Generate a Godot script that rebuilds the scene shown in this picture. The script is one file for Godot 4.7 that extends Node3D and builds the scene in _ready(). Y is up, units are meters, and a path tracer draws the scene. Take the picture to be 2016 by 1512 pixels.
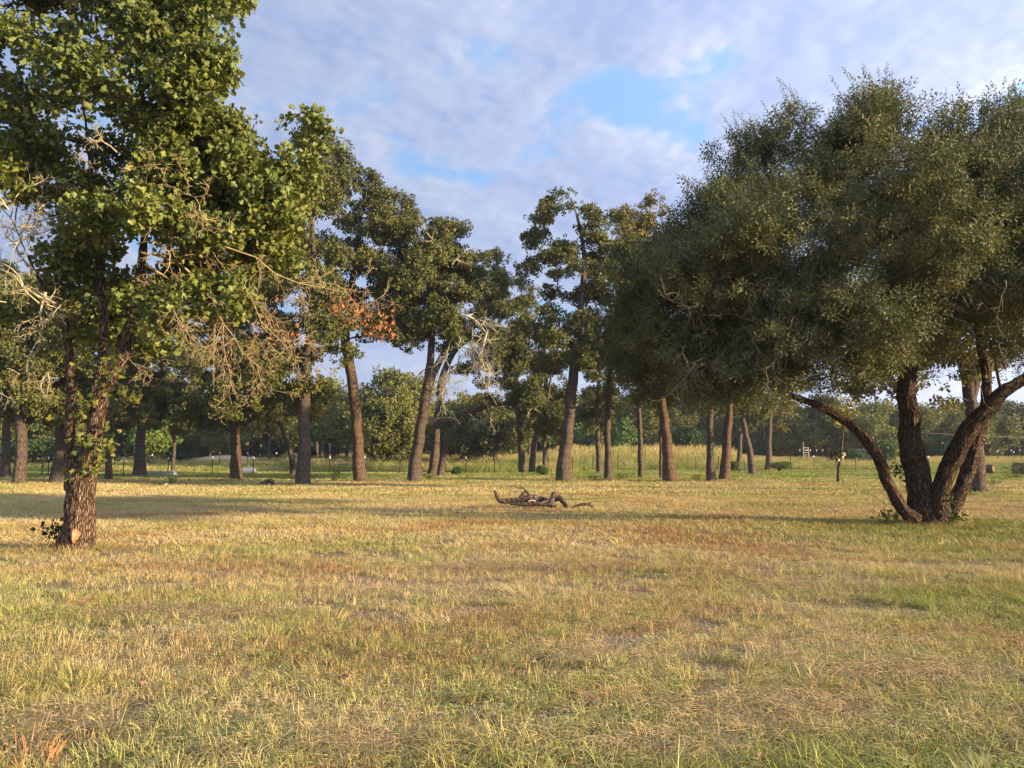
extends Node3D
# An early-evening meadow under oaks. Units are metres, y is up, the camera looks along -z.

const F := 1484.0            # focal length of the photograph in its own pixels (2016 wide)
const EYE := 1.55
const PITCH := 0.0948        # the camera looks up by 5.4 degrees
const SUN_AZ := 73.0         # degrees to the right of straight behind the camera
const SUN_EL := 11.0
const EXPO := 2.5

var rng := RandomNumberGenerator.new()
var noise := FastNoiseLite.new()
var patch := FastNoiseLite.new()
var ridge := FastNoiseLite.new()
var M := {}
var S := {}
var used := {}
var bark_f := 9.0
# bearing, distance and half width of the trunks: uncut grass and litter stand round their feet
const TRUNKS := [[152, 12.7, 0.34], [1825, 17.3, 0.55], [597, 40, 0.5], [709, 45, 0.5], [816, 45, 0.55], [868, 58, 0.5], [852, 60, 0.5], [1110, 45, 0.6], [1198, 48, 0.4], [1320, 45, 0.6], [1400, 45, 0.4], [1427, 48, 0.45], [1482, 62, 0.45], [1514, 78, 0.5], [1925, 32, 0.5], [40, 41, 0.5], [116, 43, 0.6], [213, 48, 0.4], [275, 58, 0.6], [464, 48, 0.5], [577, 58, 0.4], [1028, 68, 0.4], [1046, 70, 0.4], [1073, 66, 0.4], [1180, 68, 0.4]]

# ---------------------------------------------------------------- small helpers
func rf(a: float, b: float) -> float:
	return rng.randf_range(a, b)

func rball() -> Vector3:
	for i in 20:
		var v := Vector3(rf(-1, 1), rf(-1, 1), rf(-1, 1))
		if v.length_squared() <= 1.0:
			return v
	return Vector3.ZERO

func rdir() -> Vector3:
	return Vector3(rng.randfn(), rng.randfn(), rng.randfn()).normalized()

func rise(x: float, d: float) -> float:
	var h := smoothstep(72.0, 112.0, d) * (1.0 + 0.25 * smoothstep(-12.0, 6.0, x) * (1.0 - smoothstep(24.0, 44.0, x)))
	return h + noise.get_noise_2d(x * 6.0, d * 6.0) * 0.05 * smoothstep(3.0, 8.0, d)

func spot(px: float, d: float) -> Vector3:      # a place on the ground: bearing as in the photograph, distance in metres
	var x := (px - 1008.0) / F * (d * cos(PITCH) - EYE * sin(PITCH))
	return Vector3(x, rise(x, d), -d)

func pt(px: float, py: float, d: float) -> Vector3:   # a place in the air, measured the same way
	var v := (756.0 - py) / F
	var t := d / (cos(PITCH) - v * sin(PITCH))
	return Vector3((px - 1008.0) / F * t, EYE + t * (sin(PITCH) + v * cos(PITCH)), -d)

func numbered(called: String) -> String:
	if not used.has(called):
		used[called] = 0
		return called
	used[called] += 1
	return "%s_%03d" % [called, used[called]]

func thing(called: String, label: String, category: String, at: Vector3, group := "") -> Node3D:
	var o := Node3D.new()
	o.name = numbered(called)
	add_child(o, true)
	o.position = at
	tag(o, label, category, group)
	return o

func tag(o: Node, label: String, category := "", group := "", kind := "") -> void:
	if label: o.set_meta("label", label)
	if category: o.set_meta("category", category)
	if group: o.set_meta("group", group)
	if kind: o.set_meta("kind", kind)

func child_name(parent: Node, called: String) -> String:
	var n := called
	var k := 0
	while parent.has_node(n):
		k += 1
		n = "%s_%03d" % [called, k]
	return n

func put(called: String, mesh: Mesh, mat: Material, parent: Node, kind := "") -> MeshInstance3D:
	var o := MeshInstance3D.new()
	o.name = numbered(called) if parent == self else child_name(parent, called)
	o.mesh = mesh
	if mat: o.material_override = mat
	parent.add_child(o, true)
	if kind: o.set_meta("kind", kind)
	return o

# ---------------------------------------------------------------- mesh collecting
class Geo:
	var v := PackedVector3Array()
	var n := PackedVector3Array()
	var uv := PackedVector2Array()
	var c := PackedColorArray()
	var i := PackedInt32Array()
	func mesh() -> ArrayMesh:
		var a := []
		a.resize(Mesh.ARRAY_MAX)
		a[Mesh.ARRAY_VERTEX] = v
		a[Mesh.ARRAY_NORMAL] = n
		a[Mesh.ARRAY_TEX_UV] = uv
		if c.size() == v.size(): a[Mesh.ARRAY_COLOR] = c
		a[Mesh.ARRAY_INDEX] = i
		var m := ArrayMesh.new()
		m.add_surface_from_arrays(Mesh.PRIMITIVE_TRIANGLES, a)
		return m
	func renormal() -> void:      # smooth normals from the faces, vertices at one place joined
		var acc := {}
		for k in range(0, i.size(), 3):
			var a := v[i[k]]
			var b := v[i[k + 1]]
			var d := v[i[k + 2]]
			var f := (d - a).cross(b - a)
			for p: Vector3 in [a, b, d]:
				var key := Vector3i((p * 4000.0).round())
				acc[key] = acc.get(key, Vector3.ZERO) + f
		for k in v.size():
			n[k] = (acc.get(Vector3i((v[k] * 4000.0).round()), Vector3.UP) as Vector3).normalized()

class Cloud:                      # places for a MultiMesh
	var b := PackedFloat32Array()
	var k := 0
	func add(at: Vector3, m: Basis, col: Color) -> void:
		var p := k * 16
		if p + 16 > b.size(): b.resize(maxi(4096, b.size() * 2))
		b[p] = m.x.x; b[p + 1] = m.y.x; b[p + 2] = m.z.x; b[p + 3] = at.x
		b[p + 4] = m.x.y; b[p + 5] = m.y.y; b[p + 6] = m.z.y; b[p + 7] = at.y
		b[p + 8] = m.x.z; b[p + 9] = m.y.z; b[p + 10] = m.z.z; b[p + 11] = at.z
		b[p + 12] = col.r; b[p + 13] = col.g; b[p + 14] = col.b; b[p + 15] = 1.0
		k += 1

func copies(called: String, cl: Cloud, mesh: Mesh, mat: Material, parent: Node) -> MultiMeshInstance3D:
	if cl.k == 0: return null
	var mm := MultiMesh.new()
	mm.transform_format = MultiMesh.TRANSFORM_3D
	mm.use_colors = true
	mm.mesh = mesh
	mm.instance_count = cl.k
	cl.b.resize(cl.k * 16)
	mm.buffer = cl.b
	var o := MultiMeshInstance3D.new()
	o.name = numbered(called) if parent == self else child_name(parent, called)
	o.multimesh = mm
	o.material_override = mat
	o.set_meta("kind", "stuff")
	parent.add_child(o, true)
	return o

# a bent round bar; bark > 0 gives it furrowed bark as relief, dents are hollows [along, angle, half length, half angle, depth]
func tube(g: Geo, p: PackedVector3Array, r: PackedFloat32Array, sides: int, bark := 0.0, dents := [], cap := false, col := Color.WHITE) -> void:
	var m := p.size()
	var first := g.v.size()
	var t := (p[1] - p[0]).normalized()
	var side := t.cross(Vector3(0, 0, 1) if absf(t.z) < 0.9 else Vector3(1, 0, 0)).normalized()
	var along := 0.0
	var tile := maxf(1.0, roundf(TAU * r[0] / 0.42))
	for j in m:
		if j > 0: along += p[j].distance_to(p[j - 1])
		var a := p[maxi(j - 1, 0)]
		var b := p[mini(j + 1, m - 1)]
		t = (b - a).normalized()
		side = (side - t * side.dot(t)).normalized()
		var other := t.cross(side)
		for k in sides + 1:
			var th := TAU * k / sides
			var d := side * cos(th) + other * sin(th)
			var rr := r[j]
			if bark > 0.0:
				var q := d * rr
				var f := ridge.get_noise_3d(q.x * bark_f, q.z * bark_f + q.y * bark_f, along * bark_f * 0.24)
				var lump := noise.get_noise_3d(q.x * 34.0 + 7.0, along * 26.0, q.z * 34.0)
				rr += bark * f + 0.05 * r[j] * lump
				for e: Array in dents:
					var w := angle_difference(th, e[1]) / float(e[3])
					var h: float = (along - e[0]) / e[2]
					var s := w * w + h * h
					if s < 1.0: rr -= e[4] * (1.0 - s) * (1.0 - s) * (1.0 + 0.5 * f)
			g.v.append(p[j] + d * rr)
			g.n.append(d)
			g.uv.append(Vector2(tile * k / sides, along / 1.5))
			g.c.append(col)
	var w := sides + 1
	for j in m - 1:
		for k in sides:
			var a := first + j * w + k
			g.i.append_array([a, a + w, a + 1, a + 1, a + w, a + w + 1])
	if cap:
		for e in [0, m - 1]:
			var mid := g.v.size()
			g.v.append(p[e])
			g.n.append(-t if e == 0 else t)
			g.uv.append(Vector2.ZERO)
			g.c.append(col)
			var f0: int = first + e * w
			for k in sides:
				if e == 0: g.i.append_array([mid, f0 + k, f0 + k + 1])
				else: g.i.append_array([mid, f0 + k + 1, f0 + k])

func smooth_line(p: Array, r: Array, step: float) -> Array:     # Catmull-Rom through the points, resampled
	var op := PackedVector3Array()
	var orr := PackedFloat32Array()
	var n := p.size()
	for i in n - 1:
		var a: Vector3 = p[maxi(i - 1, 0)]
		var b: Vector3 = p[i]
		var c: Vector3 = p[i + 1]
		var d: Vector3 = p[mini(i + 2, n - 1)]
		var k := maxi(1, int(ceil(b.distance_to(c) / step)))
		for s in k:
			var t := float(s) / k
			op.append(b.cubic_interpolate(c, a, d, t))
			orr.append(lerpf(r[i], r[i + 1], t))
	op.append(p[n - 1])
	orr.append(r[n - 1])
	return [op, orr]

# ---------------------------------------------------------------- leaves and blades
func leaf(g: Geo, at: Vector3, b: Basis, outline: PackedVector2Array, fold: float, col: Color) -> void:
	# outline: the right half from base to tip, in leaf lengths; the left half mirrors it; folded along the midrib
	var s := g.v.size()
	var k := outline.size()
	for sgn in [1.0, -1.0]:
		var nn: Vector3 = (b.z + b.x * fold * sgn).normalized()
		for q in outline:
			g.v.append(at + b.x * (q.x * sgn) + b.y * q.y - b.z * (fold * absf(q.x) + 0.18 * q.y * q.y))
			g.n.append(nn)
			g.uv.append(Vector2(q.x * sgn + 0.5, q.y))
			g.c.append(col)
	for j in range(1, k - 1):
		g.i.append_array([s, s + j + 1, s + j])
		g.i.append_array([s + k, s + k + j, s + k + j + 1])

func leaf_basis(dir: Vector3, up: Vector3, size: float) -> Basis:
	var y := dir.normalized()
	var x := y.cross(up)
	if x.length() < 0.05: x = y.cross(Vector3(1, 0.2, 0))
	x = x.normalized()
	return Basis(x * size, y * size, x.cross(y) * size)

func shade(v: float, yellow: float) -> Color:
	return Color(v * (1.0 + yellow * 0.9), v * (1.0 + yellow * 0.35), v * (1.0 - yellow * 0.3))

func make_sprig(outline: PackedVector2Array, n: int, reach: float, size: float, fold: float, yellow: float, droop: float, loose := 0.42) -> ArrayMesh:
	var g := Geo.new()
	var tw := Color(0.55, 0.5, 0.45)
	tube(g, PackedVector3Array([Vector3.ZERO, Vector3(0.02, reach * 0.5, 0.0), Vector3(0, reach, 0.03)]), PackedFloat32Array([0.006, 0.004, 0.002]), 3, 0.0, [], false, tw)
	for k in n:
		var h := reach * (0.15 + 0.85 * sqrt((k + 0.5) / n))
		var th := k * 2.39996 + rf(-0.5, 0.5)
		var out := Vector3(cos(th), rf(-0.25, 0.9) - droop, sin(th)).normalized()
		var off := out * rf(0.0, reach * loose)
		var face := (Vector3.UP * 0.8 + rdir() * 0.9).normalized()
		var col := shade(rf(0.72, 1.28), yellow if rng.randf() < 0.22 else rf(-0.12, 0.25))
		leaf(g, Vector3(0, h, 0) + off, leaf_basis(out + rdir() * 0.35, face, size * rf(0.7, 1.25)), outline, fold, col)
	return g.mesh()

func make_shoot(outline: PackedVector2Array, n: int, reach: float, size: float) -> ArrayMesh:
	var g := Geo.new()
	var p := PackedVector3Array()
	var r := PackedFloat32Array()
	for k in 6:
		p.append(Vector3(sin(k * 0.7) * 0.03 * k * 0.4, reach * k / 5.0, cos(k * 1.1) * 0.02 * k * 0.4))
		r.append(0.008 - 0.0012 * k)
	tube(g, p, r, 3, 0.0, [], false, Color(0.8, 0.75, 0.6))
	for k in n:
		var h := reach * (0.12 + 0.88 * k / n)
		var th := k * 2.39996
		leaf(g, Vector3(sin(h * 3.0) * 0.03, h, 0), leaf_basis(Vector3(cos(th), rf(0.5, 1.1), sin(th)), Vector3.UP + rdir() * 0.5, size * rf(0.7, 1.2) * (1.15 - 0.6 * h / reach)), outline, 0.25, shade(rf(0.8, 1.3), rf(-0.1, 0.3)))
	return g.mesh()

func blade(g: Geo, at: Vector3, lean: Vector3, h: float, w: float, col: Color, segs := 3) -> void:
	var s := g.v.size()
	var across := lean.cross(Vector3.UP)
	if across.length() < 0.01: across = Vector3(1, 0, 0)
	across = across.normalized().rotated(Vector3.UP, rf(-0.9, 0.9))
	for k in segs + 1:
		var t := float(k) / segs
		var p := at + Vector3.UP * h * t * (1.0 - 0.25 * t * lean.length()) + lean * h * t * t
		var ww := w * (1.0 - t * t * 0.92) * 0.5
		var nn := across.cross(Vector3.UP * (1.0 - t) + lean * t + Vector3.UP * 0.2).normalized()
		g.v.append(p - across * ww); g.v.append(p + across * ww)
		g.n.append(nn); g.n.append(nn)
		g.uv.append(Vector2(0, t)); g.uv.append(Vector2(1, t))
		g.c.append(col); g.c.append(col)
	for k in segs:
		var a := s + k * 2
		g.i.append_array([a, a + 2, a + 1, a + 1, a + 2, a + 3])

func make_tuft(n: int, spread: float, h0: float, h1: float, w: float, lean: float, vary: float, lying := 0.0) -> ArrayMesh:
	var g := Geo.new()
	for k in n:
		var a := rf(0, TAU)
		var at := Vector3(cos(a), 0, sin(a)) * spread * sqrt(rng.randf())
		var l := Vector3(cos(a + rf(-1, 1)), 0, sin(a + rf(-1, 1))) * rf(0.1, lean)
		var v := rf(1.0 - vary, 1.0 + vary)
		var warm := rf(-0.12, 0.16)
		var col := Color(v * (1.0 + warm), v, v * (1.0 - warm * 1.2))
		if rng.randf() < lying:
			var d := Vector3(cos(a), 0, sin(a))
			blade(g, at + Vector3.UP * rf(0.01, 0.05), d * rf(4.0, 8.0), rf(h0, h1) * 0.18, w, col)
		else:
			blade(g, at - Vector3.UP * 0.02, l, rf(h0, h1), w * rf(0.7, 1.2), col)
	return g.mesh()

func make_tussock(n: int, spread: float, h0: float, h1: float) -> ArrayMesh:
	var g := Geo.new()
	for k in n:
		var a := rf(0, TAU)
		var at := Vector3(cos(a), 0, sin(a)) * spread * sqrt(rng.randf())
		var l := Vector3(0.75, 0, 0.1) * rf(0.2, 1.5) + Vector3(cos(a), 0, sin(a)) * rf(0.1, 0.7)
		var v := rf(0.65, 1.25)
		var dry := rng.randf()
		blade(g, at - Vector3.UP * 0.02, l, rf(h0, h1), rf(0.004, 0.0075), Color(v * (1.0 + 0.35 * dry), v * (1.0 + 0.12 * dry), v * (1.0 + 0.3 * dry)), 4)
	return g.mesh()

func make_seedgrass(n: int, spread: float, h0: float, h1: float, w: float) -> ArrayMesh:
	var g := Geo.new()
	for k in n:
		var a := rf(0, TAU)
		var at := Vector3(cos(a), 0, sin(a)) * spread * sqrt(rng.randf())
		var l := Vector3(cos(a), 0, sin(a)) * rf(0.05, 0.4)
		var h := rf(h0, h1)
		if k % 3 == 0:
			blade(g, at, l * 0.6, h * 1.15, w * 0.4, Color(1.5, 1.2, 0.9), 3)
			for q in 3:
				blade(g, at + Vector3.UP * h * rf(0.85, 1.0) + l * h * 0.5, l + rdir() * 0.5, h * 0.22, w * 0.9, Color(1.9, 1.45, 1.0), 2)
		else:
			blade(g, at, l, h * rf(0.5, 0.9), w, Color(rf(0.7, 1.1), rf(0.85, 1.15), rf(0.6, 1.0)), 3)
	return g.mesh()

# ---------------------------------------------------------------- materials
func mat(called: String, col: Color, rough := 0.9, spec := 0.3) -> StandardMaterial3D:   # col is linear
	var m := StandardMaterial3D.new()
	m.resource_name = called
	m.albedo_color = col.linear_to_srgb()
	m.roughness = rough
	m.metallic_specular = spec
	M[called] = m
	return m

func leafy(called: String, col: Color, through: float, rough := 0.55, spec := 0.3) -> StandardMaterial3D:
	var m := mat(called, col, rough, spec)
	m.vertex_color_use_as_albedo = true
	m.cull_mode = BaseMaterial3D.CULL_DISABLED
	m.backlight_enabled = true
	m.backlight = Color(through, through, through * 0.55)
	return m

func noise_tex(seed_: int, kind: int, freq: float, oct: int, ramp: Array, size := 512, warp := 0.0) -> NoiseTexture2D:
	var f := FastNoiseLite.new()
	f.seed = seed_
	f.noise_type = kind as FastNoiseLite.NoiseType
	f.frequency = freq
	f.fractal_octaves = oct
	if kind == FastNoiseLite.TYPE_CELLULAR:
		f.cellular_return_type = FastNoiseLite.RETURN_DISTANCE2_SUB
		f.fractal_type = FastNoiseLite.FRACTAL_FBM
	if warp > 0.0:
		f.domain_warp_enabled = true
		f.domain_warp_amplitude = warp
		f.domain_warp_frequency = freq * 0.7
	var t := NoiseTexture2D.new()
	t.width = size
	t.height = size
	t.seamless = true
	t.noise = f
	if ramp.size():
		var gr := Gradient.new()
		gr.offsets = PackedFloat32Array(ramp.map(func(x): return x[0]))
		gr.colors = PackedColorArray(ramp.map(func(x): return (x[1] as Color).linear_to_srgb()))
		t.color_ramp = gr
	return t

func make_materials() -> void:
	var height := noise_tex(3, FastNoiseLite.TYPE_CELLULAR, 0.022, 3, [[0.0, Color(0, 0, 0)], [0.35, Color(0.25, 0.25, 0.25)], [0.75, Color(1, 1, 1)]], 512, 22.0)
	for b in [["bark_oak", Color(0.06, 0.040, 0.027), Color(0.34, 0.245, 0.165), Color(0.62, 0.49, 0.36)],
			["bark_grey", Color(0.06, 0.047, 0.036), Color(0.29, 0.235, 0.185), Color(0.52, 0.45, 0.37)],
			["bark_live", Color(0.035, 0.024, 0.017), Color(0.20, 0.143, 0.098), Color(0.44, 0.335, 0.24)]]:
		var m := mat(b[0], Color.WHITE, 0.95, 0.15)
		m.albedo_texture = noise_tex(3, FastNoiseLite.TYPE_CELLULAR, 0.022, 3, [[0.0, b[1]], [0.22, b[1]], [0.45, b[2]], [0.62, b[2]], [0.85, b[3]]], 512, 22.0)
		m.heightmap_enabled = true
		m.heightmap_texture = height
		m.heightmap_scale = 6.0
		m.vertex_color_use_as_albedo = true
	mat("branch", Color(0.11, 0.085, 0.06), 0.95, 0.1).vertex_color_use_as_albedo = true
	var li := mat("lichen", Color.WHITE, 1.0, 0.05)
	li.vertex_color_use_as_albedo = true
	li.uv1_triplanar = true
	li.uv1_scale = Vector3(3, 3, 3)
	li.albedo_texture = noise_tex(9, FastNoiseLite.TYPE_SIMPLEX_SMOOTH, 0.03, 4, [[0.2, Color(0.26, 0.21, 0.14)], [0.5, Color(0.46, 0.42, 0.28)], [0.75, Color(0.56, 0.55, 0.42)]], 256)
	leafy("leaf_post", Color(0.155, 0.198, 0.050), 0.7, 0.5, 0.4)
	leafy("leaf_oak", Color(0.118, 0.136, 0.044), 0.6)
	leafy("leaf_live", Color(0.130, 0.150, 0.074), 0.6, 0.7, 0.25)
	leafy("leaf_bush", Color(0.075, 0.13, 0.035), 0.6)
	leafy("leaf_dead", Color(0.36, 0.155, 0.075), 0.5, 0.8, 0.1)
	leafy("grass", Color.WHITE, 0.55, 0.75, 0.12)
	var gm := mat("soil", Color.WHITE, 1.0, 0.05)
	gm.vertex_color_use_as_albedo = true
	gm.albedo_texture = noise_tex(21, FastNoiseLite.TYPE_SIMPLEX_SMOOTH, 0.05, 5, [[0.15, Color(0.45, 0.42, 0.4)], [0.5, Color(0.85, 0.85, 0.85)], [0.85, Color(1, 1, 1)]], 512)
	gm.heightmap_enabled = true
	gm.heightmap_texture = gm.albedo_texture
	gm.heightmap_scale = 4.0
	mat("post_steel", Color(0.022, 0.03, 0.022), 0.7, 0.3)
	mat("white_paint", Color(0.8, 0.78, 0.7), 0.6, 0.3)
	mat("wood_post", Color(0.26, 0.17, 0.09), 0.95, 0.1)
	mat("wire", Color(0.30, 0.29, 0.27), 0.6, 0.4)
	mat("fresh_wood", Color(1, 1, 1), 0.9, 0.1).vertex_color_use_as_albedo = true
	mat("pale_wood", Color(0.70, 0.52, 0.33), 0.9, 0.1)
	mat("galvanised", Color(0.42, 0.44, 0.45), 0.5, 0.5)
	mat("dark_wall", Color(0.035, 0.045, 0.055), 0.9, 0.2)
	mat("roof_metal", Color(0.07, 0.085, 0.10), 0.6, 0.4)
	mat("pane_teal", Color(0.09, 0.14, 0.145), 0.3, 0.5)
	mat("trim_pale", Color(0.40, 0.37, 0.33), 0.8, 0.2)
	mat("orange_plastic", Color(0.55, 0.13, 0.05), 0.6, 0.3)
	mat("red_plastic", Color(0.42, 0.07, 0.05), 0.6, 0.3)
	mat("cream", Color(0.80, 0.70, 0.42), 0.8, 0.1)
	mat("cut_log", Color(0.20, 0.14, 0.09), 0.95, 0.1)
	mat("grey_log", Color(0.27, 0.23, 0.21), 0.95, 0.1)
	mat("sand", Color(0.55, 0.43, 0.29), 1.0, 0.05)

func make_sprigs() -> void:
	var lobed := PackedVector2Array([Vector2(0, 0), Vector2(0.10, 0.22), Vector2(0.24, 0.34), Vector2(0.15, 0.46), Vector2(0.40, 0.62), Vector2(0.36, 0.78), Vector2(0.19, 0.80), Vector2(0.14, 0.98), Vector2(0, 1.0)])
	var plain := PackedVector2Array([Vector2(0, 0), Vector2(0.26, 0.35), Vector2(0.36, 0.72), Vector2(0, 1.0)])
	var lance := PackedVector2Array([Vector2(0, 0), Vector2(0.20, 0.42), Vector2(0, 1.0)])
	S.lobed = lobed
	S.post = [make_sprig(lobed, 9, 0.22, 0.145, 0.25, 0.9, 0.0), make_sprig(lobed, 7, 0.26, 0.135, 0.3, 1.3, 0.2)]
	S.oak = [make_sprig(plain, 14, 0.34, 0.17, 0.2, 0.7, 0.1), make_sprig(plain, 12, 0.30, 0.19, 0.3, 0.5, 0.2)]
	S.live = [make_sprig(lance, 36, 0.58, 0.085, 0.2, 0.5, -0.2, 0.20), make_sprig(lance, 32, 0.50, 0.08, 0.25, 0.3, -0.1, 0.28)]
	S.shoot = make_shoot(lance, 36, 1.0, 0.11)
	S.far = [make_sprig(plain, 26, 0.85, 0.30, 0.2, 0.5, 0.1)]
	var g := Geo.new()
	leaf(g, Vector3.ZERO, Basis().scaled(Vector3(1, 1, 1)), lobed, 0.25, Color.WHITE)
	S.leaf = g.mesh()

# ---------------------------------------------------------------- trees
func dead_branch(g: Geo, at: Vector3, dir: Vector3, length: float, r: float, level: int, drop: float, col: Color) -> void:
	var n := 7 if level == 0 else (5 if level == 1 else 3)
	var p := PackedVector3Array([at])
	var rr := PackedFloat32Array([r])
	var d := dir.normalized()
	for k in n:
		d = (d + rdir() * 0.5 + Vector3.DOWN * drop * 0.12).normalized()
		p.append(p[k] + d * length / n)
		rr.append(maxf(r * (1.0 - 0.78 * (k + 1.0) / n), 0.0032))
	tube(g, p, rr, 5 if r > 0.02 else 3, 0.0, [], false, col * rf(0.8, 1.15))
	if level >= 3: return
	for k in range(1, n + 1):
		var reps := 2 if level < 2 else 1
		for q in reps:
			if rng.randf() < 0.66:
				var o := (p[k] - p[k - 1]).normalized()
				var s := (o * rf(0.3, 0.9) + rdir() * 0.85).normalized()
				dead_branch(g, p[k], s, length * rf(0.28, 0.5) * (1.0 - 0.35 * k / n), maxf(rr[k] * 0.65, 0.0042), level + 1, drop, col)

# opts: attract (how many ends), per (sprigs on each), rho (m round each end), size, leaf kind, tint, bark, step, gap, shoots, seed
func tree(called: String, label: String, group: String, px: float, d: float, stems: Array, blobs: Array, o: Dictionary) -> Node3D:
	rng.seed = hash(label)
	var base := spot(px, d)
	base.y -= 0.03
	var root := thing(called, label, o.get("category", "tree"), base, group)
	var bark: Material = M[o.get("bark", "bark_grey")]
	var nodes := PackedVector3Array()
	var reach := PackedFloat32Array()
	var limit := PackedFloat32Array()
	var parent := PackedInt32Array()
	var si := 0
	for st: Array in stems:
		var p := []
		var r := []
		var dd := 0.0
		for q: Array in st:
			dd = d - (q[3] if q.size() > 3 else 0.0)
			p.append(pt(q[0], q[1], dd) - base)
			r.append(q[2] * 0.5 / F * dd * o.get("slim", 1.0))
		if si == 0 and not o.get("no_flare", false):      # root flare
			p.insert(0, (p[0] as Vector3) * Vector3(1, 0, 1) + Vector3(0, -0.15, 0))
			p[1] = Vector3(p[1].x, maxf(p[1].y, 0.22), p[1].z)
			r.insert(0, r[0] * o.get("flare", 1.22))
		var fine: float = o.get("step", 0.35)
		var line := smooth_line(p, r, fine)
		var lp: PackedVector3Array = line[0]
		var lr: PackedFloat32Array = line[1]
		var wob: float = o.get("wobble", 0.25)
		for k in range(1, lp.size() - 1):
			var w := lr[k] * wob
			lp[k] += Vector3(noise.get_noise_2d(k * fine * 25.0, si * 90.0 + d * 7.0), 0, noise.get_noise_2d(k * fine * 25.0, si * 90.0 + 400.0)) * w * 2.0
		var g := Geo.new()
		bark_f = o.get("furrow", 7.0)
		tube(g, lp, lr, o.get("sides", 12), o.get("relief", 0.0) * (1.0 if si == 0 else 0.8), o.get("dents", []) if si == 0 else [], false)
		if o.get("relief", 0.0) > 0.0: g.renormal()
		put("trunk" if si == 0 else "stem", g.mesh(), bark, root)
		var from: float = o.get("from", 0.35)
		var last := -1
		var run := 0.0
		for k in lp.size():
			if k > 0: run += lp[k].distance_to(lp[k - 1])
			if lp[k].y > from * lp[lp.size() - 1].y or k == lp.size() - 1:
				nodes.append(lp[k])
				reach.append(lp[k].y * 0.25)
				limit.append(lr[k] * 0.75)
				parent.append(-1 if last < 0 else last)
				last = nodes.size() - 1
		si += 1
	var first := nodes.size()
	# ends of the branches, spread through the crown's volume
	var total := 0.0
	for b: Array in blobs: total += b[2] * b[3] * (b[6] if b.size() > 6 else 1.0)
	var ends := PackedVector3Array()
	var gap: float = o.get("gap", -0.12)
	for b: Array in blobs:
		var want := int(ceil(o.attract * b[2] * b[3] * (b[6] if b.size() > 6 else 1.0) / total))
		var dz: float = b[4] if b.size() > 4 else 0.0
		var c := pt(b[0], b[1], d - dz) - base
		var ex: float = b[2] / F * (d - dz)
		var ey: float = b[3] / F * (d - dz)
		var ez: float = (b[5] if b.size() > 5 and b[5] > 0.0 else ex) * o.get("thin", 1.0)
		var tries := 0
		var per_clump: int = o.get("clump", 9)
		var spread: float = o.get("clump_r", 0.9)
		while want > 0 and tries < 3000:
			tries += 1
			var q := rball()
			if q.length() < 0.3 and rng.randf() < 0.6: continue
			if rng.randf() < 0.14: q *= rf(1.05, 1.3)
			var mid_ := c + q * Vector3(ex, ey, ez)
			var gf: float = o.get("gap_f", 22.0)
			if noise.get_noise_3d(mid_.x * gf + d * 30.0, mid_.y * gf, mid_.z * gf) < gap: continue
			var size_ := spread * rf(0.6, 1.3)
			for u in mini(want, int(per_clump * rf(0.5, 1.5)) + 1):
				var e := mid_ + rball() * Vector3(size_, size_ * 0.72, size_)
				if e.y < 0.3: continue
				ends.append(e)
				want -= 1
	var n := ends.size()
	var heart := Vector3.ZERO
	for e in ends: heart += e / n
	heart.y -= 0.6
	var best := PackedInt32Array()
	var cost := PackedFloat32Array()
	best.resize(n)
	cost.resize(n)
	for k in n:
		cost[k] = 1e9
		for j in first:
			var v := ends[k] - nodes[j]
			var c := v.length() * (1.0 + (0.5 if v.y < 0.0 else 0.0)) + 0.35 * reach[j]
			if c < cost[k]:
				cost[k] = c
				best[k] = j
	var open := PackedInt32Array(range(n))
	while open.size():
		var pick := 0
		for q in open.size():
			if cost[open[q]] < cost[open[pick]]: pick = q
		var k := open[pick]
		open[pick] = open[open.size() - 1]
		open.resize(open.size() - 1)
		var me := nodes.size()
		var e := ends[k]
		nodes.append(e)
		parent.append(best[k])
		var rc := reach[best[k]] + e.distance_to(nodes[best[k]])
		reach.append(rc)
		limit.append(9.0)
		for q in open:
			var c := ends[q].distance_to(e) + 0.35 * rc
			if c < cost[q]:
				cost[q] = c
				best[q] = me
	# thickness: each branch carries what grows from it
	var area := PackedFloat32Array()
	area.resize(nodes.size())
	var tip: float = o.get("tip", 0.012)
	for k in range(nodes.size() - 1, first - 1, -1):
		area[k] = maxf(area[k], pow(tip, 2.3))
		if parent[k] >= first: area[parent[k]] += area[k]
	var bg := Geo.new()
	var bcol: Color = o.get("branch_tint", Color.WHITE)
	for k in range(first, nodes.size()):
		var pa := parent[k]
		var r1 := pow(area[k], 1.0 / 2.3)
		var r0 := minf(r1 * 1.15, limit[pa])
		r1 = minf(r1, r0)
		var a := nodes[pa]
		var b := nodes[k]
		var l := a.distance_to(b)
		var gp := parent[pa]
		var into := (a - nodes[gp]).normalized() if gp >= 0 else Vector3.UP
		var c1 := a + (into + Vector3.UP * 0.2) * l * 0.3 + rdir() * l * 0.1
		var c2 := b - (b - a) * 0.3 + rdir() * l * 0.14 + Vector3.UP * l * 0.06
		var segs := 4 if l > 0.7 else 3
		var p := PackedVector3Array()
		var rr := PackedFloat32Array()
		for s in segs + 1:
			p.append(a.bezier_interpolate(c1, c2, b, float(s) / segs))
			rr.append(lerpf(r0, r1, float(s) / segs))
		tube(bg, p, rr, 8 if r0 > 0.07 else (5 if r0 > 0.025 else 3), 0.0, [], false, bcol)
	if bg.v.size(): put("branches", bg.mesh(), M.branch, root, "stuff")
	# leaves
	var kinds: Array = S[o.get("leaves", "oak")]
	var clouds := []
	for k in kinds.size(): clouds.append(Cloud.new())
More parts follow.
